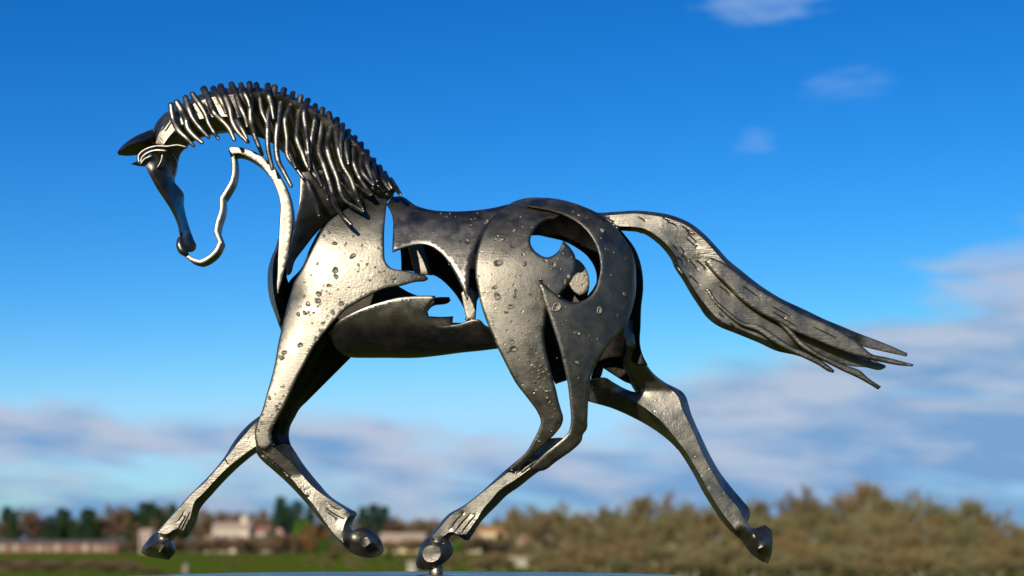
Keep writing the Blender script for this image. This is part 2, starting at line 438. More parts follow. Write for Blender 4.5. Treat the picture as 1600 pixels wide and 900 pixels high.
def bare_tree(seed, stems=1, spread=1.0, per=17, clear=.26):
    """unit-height winter tree: (trunk and limbs, twigs)"""
    rnd = random.Random(seed); V, F, TV, TF = [], [], [], []
    def grow(p, d, ln, r, lv):
        segs = 3 if lv < 2 else 2; pts = [p]
        for _ in range(segs):
            d = (d + rv(rnd) * .16 + Vector((0, 0, .07))).normalized(); q = pts[-1] + d * (ln / segs)
            limb(V, F, pts[-1], q, r, r * .78, 6 if lv < 2 else 4); r *= .78; pts.append(q)
        if lv >= 3:
            for _ in range(per):
                k = rnd.random(); b = pts[0].lerp(pts[-1], k); td = (d * .9 + rv(rnd) * .75 + Vector((0, 0, .15))).normalized()
                sliver(TV, TF, b, td, rnd.uniform(.05, .11), rnd.uniform(.0022, .0042), rnd)
            return
        nch = (7, 6, 5)[lv]
        for c in range(nch):
            k = rnd.uniform(.25 if lv else .35, 1) if c else 1.0
            i = min(segs - 1, int(k * segs)); b = pts[i].lerp(pts[i + 1], k * segs - i)
            side = rv(rnd); side = (side - d * side.dot(d)).normalized()
            ang = rnd.uniform(.35, .95) * spread
            grow(b, (d * math.cos(ang) + side * math.sin(ang) + Vector((0, 0, .10))).normalized(), ln * rnd.uniform(.5, .78), r * rnd.uniform(.5, .7), lv + 1)
    for s in range(stems):
        off = rv(rnd) * (.10 if stems > 1 else 0); off.z = 0
        grow(off, (Vector((0, 0, 1)) + off * 3.5).normalized(), clear + (rnd.uniform(-.05, .05) if stems > 1 else .10), .022 if stems == 1 else .012, 0)
    zt = max(v.z for v in TV)
    for L_ in (V, TV):
        for v in L_: v *= 1 / zt
    return V, F, TV, TF
def conifer(seed, rad=.17):
    rnd = random.Random(seed); V, F, TV, TF = [], [], [], []
    limb(V, F, Vector((0, 0, 0)), Vector((0, 0, .97)), .02, .003, 6)
    z = .07
    while z < .99:
        rr = rad * (1 - z) ** .62 * rnd.uniform(.72, 1.15) + .012
        for k in range(9 if z < .8 else 6):
            a = rnd.uniform(0, 6.283); e = Vector((math.cos(a), math.sin(a), rnd.uniform(-.35, .1)))
            base = Vector((0, 0, z)); L_ = rr * rnd.uniform(.7, 1.1)
            for q in range(9):
                t = rnd.uniform(.2, 1); sliver(TV, TF, base + e * (L_ * t), (e * .7 + rv(rnd) * .7).normalized(), rnd.uniform(.03, .065), rnd.uniform(.006, .012), rnd)
        z += .022 + .012 * (1 - z)
    return V, F, TV, TF
def leafy(seed, n=3400, flat=1.0, stem=.2):
    rnd = random.Random(seed); V, F, TV, TF = [], [], [], []
    limb(V, F, Vector((0, 0, 0)), Vector((0, 0, stem + .15)), .03, .02, 6)
    lobes = []
    for i in range(15):
        c = rv(rnd) * rnd.uniform(.12, .34); c = Vector((c.x * flat, c.y * flat, stem + .40 + c.z * 1.05)); lobes.append((c, rnd.uniform(.10, .19)))
        limb(V, F, Vector((0, 0, stem)), c, .012, .005, 4)
    for i in range(n):
        c, r = rnd.choice(lobes); p = c + rv(rnd) * r * rnd.uniform(.55, 1.05)
        if p.z < .03: continue
        sliver(TV, TF, p, rv(rnd), rnd.uniform(.03, .055), rnd.uniform(.012, .022), rnd)
    zt = max(v.z for v in TV)
    for L_ in (V, TV):
        for v in L_: v *= 1 / zt
    return V, F, TV, TF
def tree_kind(data, crown_mat, bark=None):
    V, F, TV, TF = data
    return mesh('trunk', V, F, bark or BARK, 60), mesh('crown', TV, TF, crown_mat)
K_RIGHT = [tree_kind(bare_tree(10 + i, spread=(1.0, 1.15, .9, 1.1)[i]), TWIG_R, PALE_BARK) for i in range(4)]
K_LEFT = [tree_kind(bare_tree(30 + i, spread=1.1), TWIG_L) for i in range(3)]
K_BUSH = [tree_kind(bare_tree(50 + i, stems=4, spread=1.15, per=6, clear=.2), TWIG_R, PALE_BARK) for i in range(3)]
K_BUSHL = [tree_kind(bare_tree(60 + i, stems=4, spread=1.15, per=6, clear=.2), TWIG_L) for i in range(2)]
K_CON = [tree_kind(conifer(70 + i, (.17, .2, .15)[i]), NEEDLE) for i in range(3)]
K_GREEN = [tree_kind(leafy(80 + i), LEAF) for i in range(2)]
K_RUSSET = [tree_kind(leafy(90, 3000, 1.1, .1), RUSSET)]
rb = random.Random(11)
PLACES = ((100, 'by the left picture edge'), (185, 'by the brick terrace'), (238, 'around the far fore hoof'), (310, 'left of the big cream house'),
          (395, 'by the big cream house'), (445, 'by the small white house'), (520, 'by the russet bush'), (596, 'around the lifted near fore hoof'), (668, 'by the long cream building'),
          (735, 'around the standing hind hoof'), (800, 'by the yellow house'), (860, 'by the white gabled house'), (930, 'at the left end of the wood'), (990, 'left of the rust brown crown'),
          (1040, 'below the rust brown crown'), (1085, 'right of the rust brown crown'), (1130, 'left of the trailing hind leg'), (1175, 'behind the trailing hind leg'), (1215, 'by the trailing hind hoof'),
          (1270, 'below the pale yellowish tree'), (1320, 'right of the pale yellowish tree'), (1370, 'below the tallest orange brown tree'), (1415, 'left of the broad tree'), (1450, 'below the broad tree'),
          (1500, 'left of the domed tree'), (1545, 'below the domed tree'), (1590, 'right of the domed tree'), (9999, 'at the right edge of the picture'))
def where(px): return next(t for l, t in PLACES if px < l)
def spot(px, d):
    p = at(px, 855, (d - DIST) * 1000); return p.x, p.y
def plant(name, kind, px, ytop, d, label, cat, group=None, wide=1.0, zoff=0.0):
    x, y = spot(px, d); g = ground_z(x, y); h = CAM.z + (855 - ytop) / FPX * d - g
    if h < .3: h = .3
    t = empty(name, (x, y, g - .02), label, cat, group); t.rotation_euler.z = rb.uniform(0, 6.283)
    w = h * wide * rb.uniform(.92, 1.08)
    for nm, me in zip(('trunk', 'crown'), kind):
        o = link(nm, me, t); o.scale = (w, w, h)
    return t

# -- the wood on the right: the crowns that make its outline, each with its own label
for i, (px, yt, d, wide, lab) in enumerate([
        (806, 795, 235, .9, 'slender bare tree standing up beside the hind leg, over the yellow house roofs'),
        (862, 792, 205, 1.0, 'bare brown tree with a feathery top just right of the trotting hind hoof'),
        (905, 803, 190, 1.2, 'low round bare tree under the belly of the horse, left end of the wood'),
        (952, 798, 180, 1.1, 'olive brown bare tree in the dip left of the tall rust coloured crown'),
        (1014, 773, 185, 1.15, 'tall rust brown bare tree rising above the wood between the hind legs'),
        (1052, 797, 178, 1.0, 'bare tree on the right shoulder of the tall rust brown crown'),
        (1092, 784, 180, 1.05, 'rounded bare tree left of the trailing hind leg'),
        (1135, 792, 172, 1.1, 'bare tree seen behind the shin of the trailing hind leg'),
        (1182, 780, 178, .9, 'narrow bare tree straight above the trailing hind hoof'),
        (1252, 766, 175, 1.15, 'pale yellowish bare tree with an airy crown right of the trailing hoof'),
        (1292, 778, 182, .9, 'bare tree in the gap right of the pale yellowish airy tree'),
        (1342, 756, 180, 1.1, 'tallest bare tree of the wood, orange brown, its top the highest point of the skyline'),
        (1384, 774, 170, 1.0, 'bare tree just right of the tallest orange brown one'),
        (1424, 770, 176, 1.15, 'broad bare tree below the forked tail tip'),
        (1466, 785, 168, 1.0, 'bare tree right of the broad one below the tail tip'),
        (1506, 785, 172, 1.1, 'domed bare tree near the right end of the skyline'),
        (1550, 803, 165, 1.0, 'lower bare tree where the skyline falls away to the right'),
        (1592, 822, 160, 1.1, 'bare tree cut by the right edge of the picture')]):
    plant('bare_tree', K_RIGHT[i % 4], px, yt - 14, d, lab, 'tree', 'bare trees on the skyline of the wood', wide * .95)
G = 'bare trees crowded inside the wood'
for row, (d, y0, y1, stepx, x0) in enumerate([(158, 792, 812, 40, 870), (138, 806, 824, 40, 850), (118, 818, 836, 46, 905), (205, 788, 806, 52, 840)]):
    px = x0
    while px < 1660:
        lift = 0 if px < 1480 else (px - 1480) * .22
        q = px + rb.uniform(-12, 12)
        plant('bare_tree', K_RIGHT[rb.randrange(4)], q, rb.uniform(y0, y1) - 6 + lift, d * rb.uniform(.95, 1.05),
              'bare tree in the %s row of the wood %s' % (('third', 'second', 'front', 'rearmost')[row], where(q)), 'tree', G, rb.uniform(.9, 1.2))
        px += stepx * rb.uniform(.85, 1.15)
G = 'leafless bushes along the near edge of the wood'
for row, (d, y0, y1, stepx, x0) in enumerate(((98, 822, 856, 46, 850), (86, 834, 868, 44, 700), (79, 842, 872, 34, 1000), (71, 852, 886, 22, 880))):
    px = x0
    while px < 1660:
        q = px + rb.uniform(-12, 12)
        plant('leafless_bush', K_BUSH[rb.randrange(3)], q, rb.uniform(y0, y1), d * rb.uniform(.96, 1.04),
              'olive brown bush in the %s %s' % (('tallest scrub row', 'second scrub row', 'third scrub row', 'lowest nearest scrub row')[row], where(q)), 'bush', G, rb.uniform(1.1, 1.5))
        px += stepx * rb.uniform(.85, 1.15)
# -- middle: scrub in front of the houses
G = 'leafless bushes on the slope below the houses'
for px, yt, d in ((842, 836, 185), (826, 842, 170), (858, 834, 180), (812, 852, 150), (846, 850, 130), (345, 868, 150), (372, 866, 160), (395, 870, 140), (360, 876, 100), (480, 868, 130), (505, 872, 105), (520, 858, 150), (545, 866, 120), (575, 862, 140), (625, 868, 130), (655, 862, 150), (668, 878, 95), (700, 858, 150), (725, 862, 135), (750, 866, 120), (775, 858, 140), (800, 862, 120), (830, 856, 140), (560, 878, 92), (610, 882, 90), (740, 876, 92), (790, 872, 96)):
    plant('leafless_bush', K_BUSH[rb.randrange(3)], px, yt, d, 'leafless brown bush on the slope %s, %s' % ('far up' if d > 125 else 'low down', where(px)), 'bush', G, rb.uniform(1.3, 1.8))
plant('green_bush', K_GREEN[0], 603, 856, 150, 'dark green bush below the long cream building, right of the lifted fore hoof', 'bush', None, 1.3)
plant('green_bush', K_GREEN[1], 716, 842, 230, 'green bush below the yellow house, inside the bend of the standing hind hoof', 'bush', None, 1.3)
# -- left: tree line behind the terrace and round the big house
G = 'bare trees of the far tree line on the left'
left = [(22, 822), (44, 800), (58, 808), (72, 818), (118, 818), (152, 812), (170, 797), (184, 796), (200, 814), (212, 806), (240, 802), (262, 793), (278, 806), (296, 808), (318, 806), (334, 801), (352, 804), (372, 806), (388, 803), (404, 806), (420, 812), (520, 808), (540, 800), (618, 820), (636, 816), (660, 818), (690, 820), (720, 822), (745, 822), (775, 824), (800, 820), (628, 822), (650, 820), (676, 818), (705, 820), (732, 818), (760, 820), (788, 816), (815, 812), (838, 808)]
for i, (px, yt) in enumerate(left):
    plant('bare_tree', K_LEFT[i % 3], px, yt - 11, rb.uniform(440, 480), 'tall reddish bare tree in the far tree line %s' % where(px), 'tree', G, rb.uniform(.95, 1.25))
for i in range(44):
    px = -30 + i * 19 + rb.uniform(-8, 8)
    plant('bare_tree', K_LEFT[rb.randrange(3)], px, rb.uniform(808, 826), rb.uniform(432, 500), 'low reddish bare tree in the far tree line %s' % where(px), 'tree', G, rb.uniform(1.2, 1.6))
for px, yt, w, lab in ((8, 793, 1.25, 'dark conifer at the left edge of the picture'), (20, 800, 1.0, 'lower dark conifer beside the one at the left edge'),
                       (75, 806, .8, 'tiny pointed conifer left of the first pair above the brick terrace'), (92, 795, 1.1, 'dark conifer of the first pair above the brick terrace'),
                       (102, 798, 1.0, 'right hand conifer of the first pair above the brick terrace'), (115, 811, .7, 'tiny pointed conifer between the two pairs above the brick terrace'),
                       (131, 795, 1.05, 'dark conifer of the second pair above the brick terrace'), (143, 798, 1.05, 'right hand conifer of the second pair above the brick terrace'),
                       (204, 797, .8, 'thin pointed conifer left of the tall one near the front hoof'), (221, 786, 1.1, 'tall dark conifer above the far fore hoof'),
                       (233, 785, 1.0, 'tall conifer right beside the one above the far fore hoof'), (245, 794, .9, 'small conifer between the tall pair and the far fore leg'),
                       (268, 788, .8, 'conifer half behind the far fore leg'),
                       (437, 777, .95, 'tallest conifer left of the near fore leg'), (446, 790, 1.0, 'lower conifer filling the middle of the clump left of the near fore leg'),
                       (464, 783, 1.0, 'second tall conifer of the clump left of the near fore leg'), (484, 790, .9, 'conifer partly behind the near fore leg'),
                       (566, 793, 1.1, 'left conifer of the clump above the lifted near fore hoof'), (582, 789, 1.2, 'middle and tallest conifer above the lifted near fore hoof'),
                       (600, 792, 1.2, 'right conifer of the clump above the lifted near fore hoof')):
    plant('conifer', K_CON[rb.randrange(3)], px, yt, rb.uniform(432, 455), lab, 'conifer', None, w * 1.6)
plant('green_bush', K_GREEN[0], 758, 817, 425, 'dark round evergreen behind the yellow house with the orange roof', 'bush', None, 1.0)
plant('green_tree', K_GREEN[1], 476, 808, 372, 'bright green leafy tree left of the near fore leg', 'tree', None, 1.0)
plant('green_tree', K_GREEN[0], 424, 826, 378, 'dark green tree beside the small white house with the red roof', 'tree', None, .8)
plant('russet_bush', K_RUSSET[0], 489, 819, 350, 'russet brown bush in front of the bright green tree', 'bush', None, 1.1)
plant('green_bush', K_GREEN[1], 508, 838, 345, 'dark green bush right of the russet bush, by the fore leg', 'bush', None, 1.3)
G = 'leafless bushes along the houses'
for px, yt in ((322, 836), (338, 840), (360, 834), (378, 836), (393, 832), (414, 834), (428, 830), (447, 828), (604, 842), (632, 840), (652, 838), (745, 832), (770, 834), (408, 846), (424, 842), (440, 845), (450, 838), (466, 842), (330, 852), (352, 854), (310, 848), (380, 850), (396, 852), (585, 852), (610, 856), (640, 853), (670, 838), (736, 846), (765, 846), (790, 842), (192, 848), (207, 842), (246, 842), (262, 838), (276, 842), (290, 846), (305, 840), (390, 845), (432, 850), (462, 848), (520, 846), (545, 842)):
    plant('leafless_bush', K_BUSHL[rb.randrange(2)], px, yt, rb.uniform(340, 385), 'grey brown leafless bush at the far houses, %s' % where(px), 'bush', G, rb.uniform(1.3, 1.7))
G = 'leafless bushes of the hedge at the lower left'
for px, yt, d in ((-25, 868, 88), (8, 866, 92), (30, 872, 84), (52, 867, 92), (75, 873, 84), (98, 868, 90), (120, 873, 84), (146, 868, 90), (168, 874, 84), (192, 870, 90), (212, 877, 84), (232, 882, 80), (250, 888, 80)):
    plant('leafless_bush', K_BUSHL[rb.randrange(2)], px, yt, d, 'brown bush in the %s of the lower left hedge %s' % ('back' if d > 86 else 'front', where(px)), 'bush', G, rb.uniform(1.6, 2.1))

# ================================================================== far houses
def plain(name, c, rough=.85, var=.12, scale=1.5):
    m, nt, b = nodes(name); tc = nt.nodes.new('ShaderNodeTexCoord').outputs['Object']
    nt.links.new(ramp(nt, noise(nt, scale, 6, .6, tc), [(.35, tuple(v * (1 - var) for v in c)), (.65, tuple(min(1, v * (1 + var)) for v in c))]), b.inputs['Base Color'])
    b.inputs['Roughness'].default_value = rough; return m
CREAM = plain('cream_render', (0.409, 0.330, 0.218)); PALE = plain('pale_render', (.37, .31, .21)); YELLOW = plain('yellow_render', (0.462, 0.350, 0.172))
PINK = plain('pink_render', (0.343, 0.224, 0.165)); WHITE = plain('white_render', (.42, .38, .31)); BRICK = plain('red_brick', (0.13, 0.06, 0.038), var=.25)
TILE = plain('terracotta_tiles', (0.277, 0.132, 0.079), var=.25, scale=4); TILE_O = plain('orange_tiles', (0.317, 0.145, 0.059), var=.2, scale=4)
TILE_R = plain('red_tiles', (0.21, 0.075, 0.055), var=.2, scale=4); TILE_P = plain('faded_tiles', (0.304, 0.218, 0.152), var=.2, scale=4); SLATE = plain('slate_roof', (0.066, 0.056, 0.050))
GLASS = plain('window_glass', (0.020, 0.023, 0.026), .15); FRAME = plain('white_frames', (0.495, 0.488, 0.462)); WOOD = plain('weathered_wood', (0.158, 0.125, 0.086), var=.3, scale=6)
STONE = plain('pale_stone', (.25, .215, .15), var=.3, scale=2)
def box(V, F, x0, x1, y0, y1, z0, z1):
    o = len(V); V += [(x, y, z) for z in (z0, z1) for x, y in ((x0, y0), (x1, y0), (x1, y1), (x0, y1))]
    F += [tuple(o + i for i in f) for f in ((3, 2, 1, 0), (4, 5, 6, 7), (0, 1, 5, 4), (1, 2, 6, 5), (2, 3, 7, 6), (3, 0, 4, 7))]
def box_part(name, parent, mat, *a):
    V, F = [], []; box(V, F, *a); return link(name, mesh(name, V, F, mat), parent)
def gable(V, F, x0, x1, y0, y1, z0, z1, ov=.35, th=.18, along='x'):
    o = len(V); x0 -= ov; x1 += ov; y0 -= ov; y1 += ov
    if along == 'x': prof = [(y0, z0 - .15), ((y0 + y1) / 2, z1), (y1, z0 - .15), (y1, z0 - .15 + th), ((y0 + y1) / 2, z1 + th), (y0, z0 - .15 + th)]; P3 = [[(x, a, b) for a, b in prof] for x in (x0, x1)]
    else: prof = [(x0, z0 - .15), ((x0 + x1) / 2, z1), (x1, z0 - .15), (x1, z0 - .15 + th), ((x0 + x1) / 2, z1 + th), (x0, z0 - .15 + th)]; P3 = [[(a, y, b) for a, b in prof] for y in (y0, y1)]
    V += P3[0] + P3[1]
    for i in range(6): j = (i + 1) % 6; F.append((o + i, o + j, o + 6 + j, o + 6 + i))
    F += [(o + 0, o + 5, o + 4, o + 1), (o + 1, o + 4, o + 3, o + 2), (o + 6, o + 7, o + 10, o + 11), (o + 7, o + 8, o + 9, o + 10)]
def house(name, label, cat, px0, px1, eave, ridge, d, deep, wall, tile, along='x', wins=(), chim=(), door=None, yaw=0):
    """walls between two picture columns at distance d; windows (fraction along, sill, width, height)"""
    xa, ya = spot(px0, d); xb, _ = spot(px1, d); g = ground_z((xa + xb) / 2, ya); w = (xb - xa) / 2
    ze = CAM.z + (855 - eave) / FPX * d - g; zr = CAM.z + (855 - ridge) / FPX * d - g
    t = empty(name, ((xa + xb) / 2, ya + deep / 2, g - .05), label, cat); t.rotation_euler.z = yaw; h = deep / 2
    V, F = [], []; box(V, F, -w, w, -h, h, 0, ze); o = len(V)
    if along == 'x': V += [(-w, -h, ze), (-w, h, ze), (-w, 0, zr), (w, -h, ze), (w, h, ze), (w, 0, zr)]; F += [(o, o + 2, o + 1), (o + 3, o + 4, o + 5)]
    else: V += [(-w, -h, ze), (w, -h, ze), (0, -h, zr), (-w, h, ze), (w, h, ze), (0, h, zr)]; F += [(o, o + 1, o + 2), (o + 3, o + 5, o + 4)]
    link('wall', mesh('wall', V, F, wall), t)
    V, F = [], []; gable(V, F, -w, w, -h, h, ze, zr + .02, along=along); rf = link('roof', mesh('roof', V, F, tile), t)
    for cx, s, top in chim: box_part('chimney', rf, wall, -w + 2 * w * cx - s, -w + 2 * w * cx + s, -s, s, ze, zr + top)
    for fx, sill, ww, wh in wins:
        cx = -w + 2 * w * fx
        f = box_part('window', t, FRAME, cx - ww / 2 - .08, cx + ww / 2 + .08, -h - .06, -h + .05, sill - .08, sill + wh + .08)
        box_part('pane', f, GLASS, cx - ww / 2, cx + ww / 2, -h - .075, -h - .03, sill, sill + wh)
    if door: cx = -w + 2 * w * door; box_part('door', t, WOOD, cx - .5, cx + .5, -h - .07, -h + .05, .02, 2.1)
    return t
house('house', 'big cream two storey house right of the far fore leg, with a chimney', 'house', 331, 388, 827, 818, 402, 9, PALE, TILE_P, chim=((.79, .9, 2.0),), wins=((.12, 4.2, .8, 1.2), (.36, 4.2, .8, 1.2), (.62, 4.2, .8, 1.2)))
house('annexe', 'yellowish lower wing standing in front of the big cream house', 'house', 318, 371, 842, 838, 388, 7, CREAM, TILE_P, wins=((.2, 1.2, .8, 1.1), (.5, 1.2, .8, 1.1), (.8, 1.2, .8, 1.1)), door=.35)
house('house', 'small white house with a red roof right of the big cream house', 'house', 399, 421, 832, 824, 400, 6, WHITE, TILE_R, wins=((.3, 3.8, .7, 1.0), (.7, 3.8, .7, 1.0)), door=.5)
house('shed', 'little pale shed in front of the small white house with the red roof', 'shed', 420, 429, 853, 850, 380, 3, PINK, TILE_P, along='y')
house('house', 'pinkish house with a red roof half hidden by the bright green tree', 'house', 428, 442, 836, 824, 392, 8, PINK, TILE_R, along='y', wins=((.35, 3.2, .8, 1.1), (.65, 3.2, .8, 1.1)))
house('house', 'pink house at the left, above the far fore hoof', 'house', 217, 235, 833, 828, 405, 6, PINK, TILE_P, wins=((.3, 3.2, .8, 1.1), (.7, 3.2, .8, 1.1)))
house('long_house', 'long low cream house with a tiled roof right of the lifted near fore hoof', 'house', 594, 662, 845, 834, 385, 9, YELLOW, TILE_P, wins=tuple((f, 1.1, .9, 1.1) for f in (.12, .3, .5, .7, .88)), door=.4)
house('house', 'yellow house with an orange roof above the bend of the standing hind hoof', 'house', 747, 775, 831, 824, 372, 8, YELLOW, TILE_O, wins=((.3, 3.4, .8, 1.1), (.7, 3.4, .8, 1.1)))
house('house', 'low cream house left of the yellow one with the orange roof', 'house', 730, 751, 841, 836, 362, 6, CREAM, TILE_P, wins=((.5, 1.4, .8, 1.1),))
house('house', 'house under a broad orange roof right of the yellow house', 'house', 774, 792, 836, 826, 380, 8, PINK, TILE_O)
house('house', 'white gabled house at the foot of the wood, highest of the hillside houses', 'house', 829, 847, 829, 822, 260, 6, WHITE, TILE_P, along='y', wins=((.5, 2.6, .7, .9),))
house('house', 'small pink house among the scrub left of the white gabled house', 'house', 809, 827, 843, 834, 255, 5, PINK, TILE, wins=((.5, 1.2, .7, .9),))
tr = house('brick_terrace', 'long low red brick terrace with pale doors and windows at the far left', 'terrace', -24, 184, 848, 844.5, 412, 7, BRICK, SLATE, wins=tuple((f, .4, w, h) for f, w, h in ((.13, 1.3, 1.7), (.235, 1.1, 1.9), (.35, .7, 1.0), (.41, 1.2, 1.6), (.475, .7, .9), (.545, 1.3, 1.8), (.65, .7, 1.0), (.755, 1.3, 1.9), (.845, 1.0, 1.5), (.9, .7, .9))))
w_ = [c for c in tr.children if c.name.startswith('window')]
for c in w_:
    c.data.materials[0] = BRICK
    for p_ in c.children: p_.data.materials[0] = STONE
def wall_thing(name, label, cat, px0, px1, ytop, d, thick, mat):
    xa, ya = spot(px0, d); xb, _ = spot(px1, d); g = ground_z(xa, ya); w = (xb - xa) / 2; h = CAM.z + (855 - ytop) / FPX * d - g
    V, F = [], []; box(V, F, -w, w, -thick / 2, thick / 2, 0, h - .08); box(V, F, -w - .05, w + .05, -thick / 2 - .05, thick / 2 + .05, h - .08 + .002, h)
    o = link(name, mesh(name, V, F, mat)); o.location = ((xa + xb) / 2, ya, g); tag(o, label, cat)
wall_thing('stone_wall', 'low pale stone wall in the scrub right of the standing hind hoof', 'wall', 796, 832, 869, 112, .5, STONE)
wall_thing('stone_pier', 'pale stone pier left of the standing hind hoof at the plinth edge', 'pier', 637, 650, 876, 80, .5, STONE)
def post(name, label, cat, px, ytop, d, r, mat):
    x, y = spot(px, d); g = ground_z(x, y); h = CAM.z + (855 - ytop) / FPX * d - g
    V, F = lathe([(r * 1.08, 0), (r, .1), (r * .95, h * .6), (r * .9, h - .03), (r * .6, h)], 10)
    o = link(name, mesh(name, V, F, mat, 50)); o.location = (x, y, g); tag(o, label, cat)
post('wooden_post', 'short weathered post in the grass below the far fore hoof', 'post', 292, 880, 82, .19, WOOD)
post('pole', 'slim pale pole left of the pink house, above the far fore hoof', 'pole', 219.5, 833, 360, .28, STONE)


# ================================================================== plinth
PLZ = 1.4605
def build_plinth():
    c = at(640, 895, -205)
    t = empty('plinth', (c.x, c.y, 0), 'round dark polished plinth under the steel horse, its rim just in view', 'plinth')
    m, nt, b = nodes('polished_slate')
    tc = nt.nodes.new('ShaderNodeTexCoord').outputs['Object']
    n = noise(nt, 14, 6, .6, tc)
    nt.links.new(ramp(nt, n, [(.35, (.02, .022, .026)), (.65, (.045, .045, .05))]), b.inputs['Base Color']); b.inputs['Specular IOR Level'].default_value = .06
    nt.links.new(maprange(nt, n, .3, .7, .22, .36), b.inputs['Roughness'])
    V, F = lathe([(.385, PLZ - .03), (.394, PLZ - .027), (.398, PLZ - .02), (.398, PLZ - .008), (.395, PLZ - .002), (.388, PLZ)])
    link('top_slab', mesh('top_slab', V, F, m, 50), t)
    m2, nt, b = nodes('dark_stone')
    tc = nt.nodes.new('ShaderNodeTexCoord').outputs['Object']
    nt.links.new(ramp(nt, noise(nt, 30, 6, .7, tc), [(.35, (.12, .115, .11)), (.65, (.22, .21, .195))]), b.inputs['Base Color']); b.inputs['Roughness'].default_value = .7
    V, F = lathe([(.40, 0), (.40, .10), (.37, .13), (.36, .16), (.355, PLZ - .033), (.34, PLZ - .031)])
    link('column', mesh('column', V, F, m2, 40), t)
build_plinth()

# ================================================================== the horse
post_xy = at(681, 893, -45)
HORSE = empty('horse_sculpture', (post_xy.x, post_xy.y, PLZ),
              'steel sculpture of a trotting horse made of curved cut plates, balanced on one hind hoof', 'sculpture')

def sq(v): return np.sqrt(np.maximum(v, .0))
def torso(W=108.0, yc=458.0, top=318.0, bot=566.0):
    def f(X, Y):
        v = np.where(Y < yc, (Y - yc) / (yc - top), (Y - yc) / (bot - yc)); return -W * sq(1 - np.minimum(v * v, .995))
    return f
def rump(off=0.0, W=128.0):
    def f(X, Y):
        u = np.where(X > 778, (X - 778) / 219., (X - 778) / 210.); v = np.where(Y < 455, (Y - 455) / 149., (Y - 455) / 330.)
        a = sq(1 - np.minimum(np.abs(u) ** 2.3, .99)); b = sq(1 - np.minimum(np.abs(v) ** 2.4, .99)); return off - W * a * b
    return f
def shoulder(off=0.0, W=98.0):
    def f(X, Y):
        xc = 532 - np.maximum(Y - 470, 0) * .45
        u = np.where(X > xc, (X - xc) / 190., (X - xc) / 118.); v = np.where(Y < 462, (Y - 462) / 162., (Y - 462) / 420.)
        a = sq(1 - np.minimum(np.abs(u) ** 3.4, .97)); b = sq(1 - np.minimum(np.abs(v) ** 3.2, .97)); return off - W * a * b
    return f

# ---- far side first
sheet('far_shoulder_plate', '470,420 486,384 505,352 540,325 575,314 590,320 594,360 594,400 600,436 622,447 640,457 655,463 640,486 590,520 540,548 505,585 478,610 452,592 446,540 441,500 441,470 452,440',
      lambda X, Y: -shoulder()(X, Y) - 6, SHADED, HORSE, thick=6, grid=9)
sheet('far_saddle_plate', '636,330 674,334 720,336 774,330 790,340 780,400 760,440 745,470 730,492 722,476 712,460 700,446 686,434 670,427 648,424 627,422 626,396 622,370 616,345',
      lambda X, Y: -torso(100)(X, Y), SHADED, HORSE, grid=9)
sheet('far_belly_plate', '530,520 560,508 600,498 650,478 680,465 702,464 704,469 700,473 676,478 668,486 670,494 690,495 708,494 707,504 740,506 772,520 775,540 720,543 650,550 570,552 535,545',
      lambda X, Y: -torso(85)(X, Y) * .8, SHADED, HORSE, grid=9)
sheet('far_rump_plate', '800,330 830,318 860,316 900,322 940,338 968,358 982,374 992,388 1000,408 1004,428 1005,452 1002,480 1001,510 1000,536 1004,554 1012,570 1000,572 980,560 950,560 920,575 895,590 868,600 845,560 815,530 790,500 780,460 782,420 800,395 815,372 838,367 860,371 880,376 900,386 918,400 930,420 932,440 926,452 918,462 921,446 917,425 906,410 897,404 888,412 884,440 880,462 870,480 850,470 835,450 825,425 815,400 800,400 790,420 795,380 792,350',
      lambda X, Y: -rump(0, 104)(X, Y) * .9, SHADED, HORSE, grid=8)
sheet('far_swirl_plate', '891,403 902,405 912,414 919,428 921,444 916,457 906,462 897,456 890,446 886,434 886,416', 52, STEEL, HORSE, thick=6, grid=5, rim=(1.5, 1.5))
sheet('dark_gap_filler', '862,440 878,420 889,416 894,440 902,463 892,478 866,478', 84, SHADED, HORSE, thick=5, grid=8)  # added piece closing the gap; its dark colour stands for the shaded inside
sheet('sunlit_strip', '636,380 660,380 676,430 648,428', 58, STEEL, HORSE, thick=5, grid=8)  # added strip of lighter steel, standing in for sunlight on the far plate
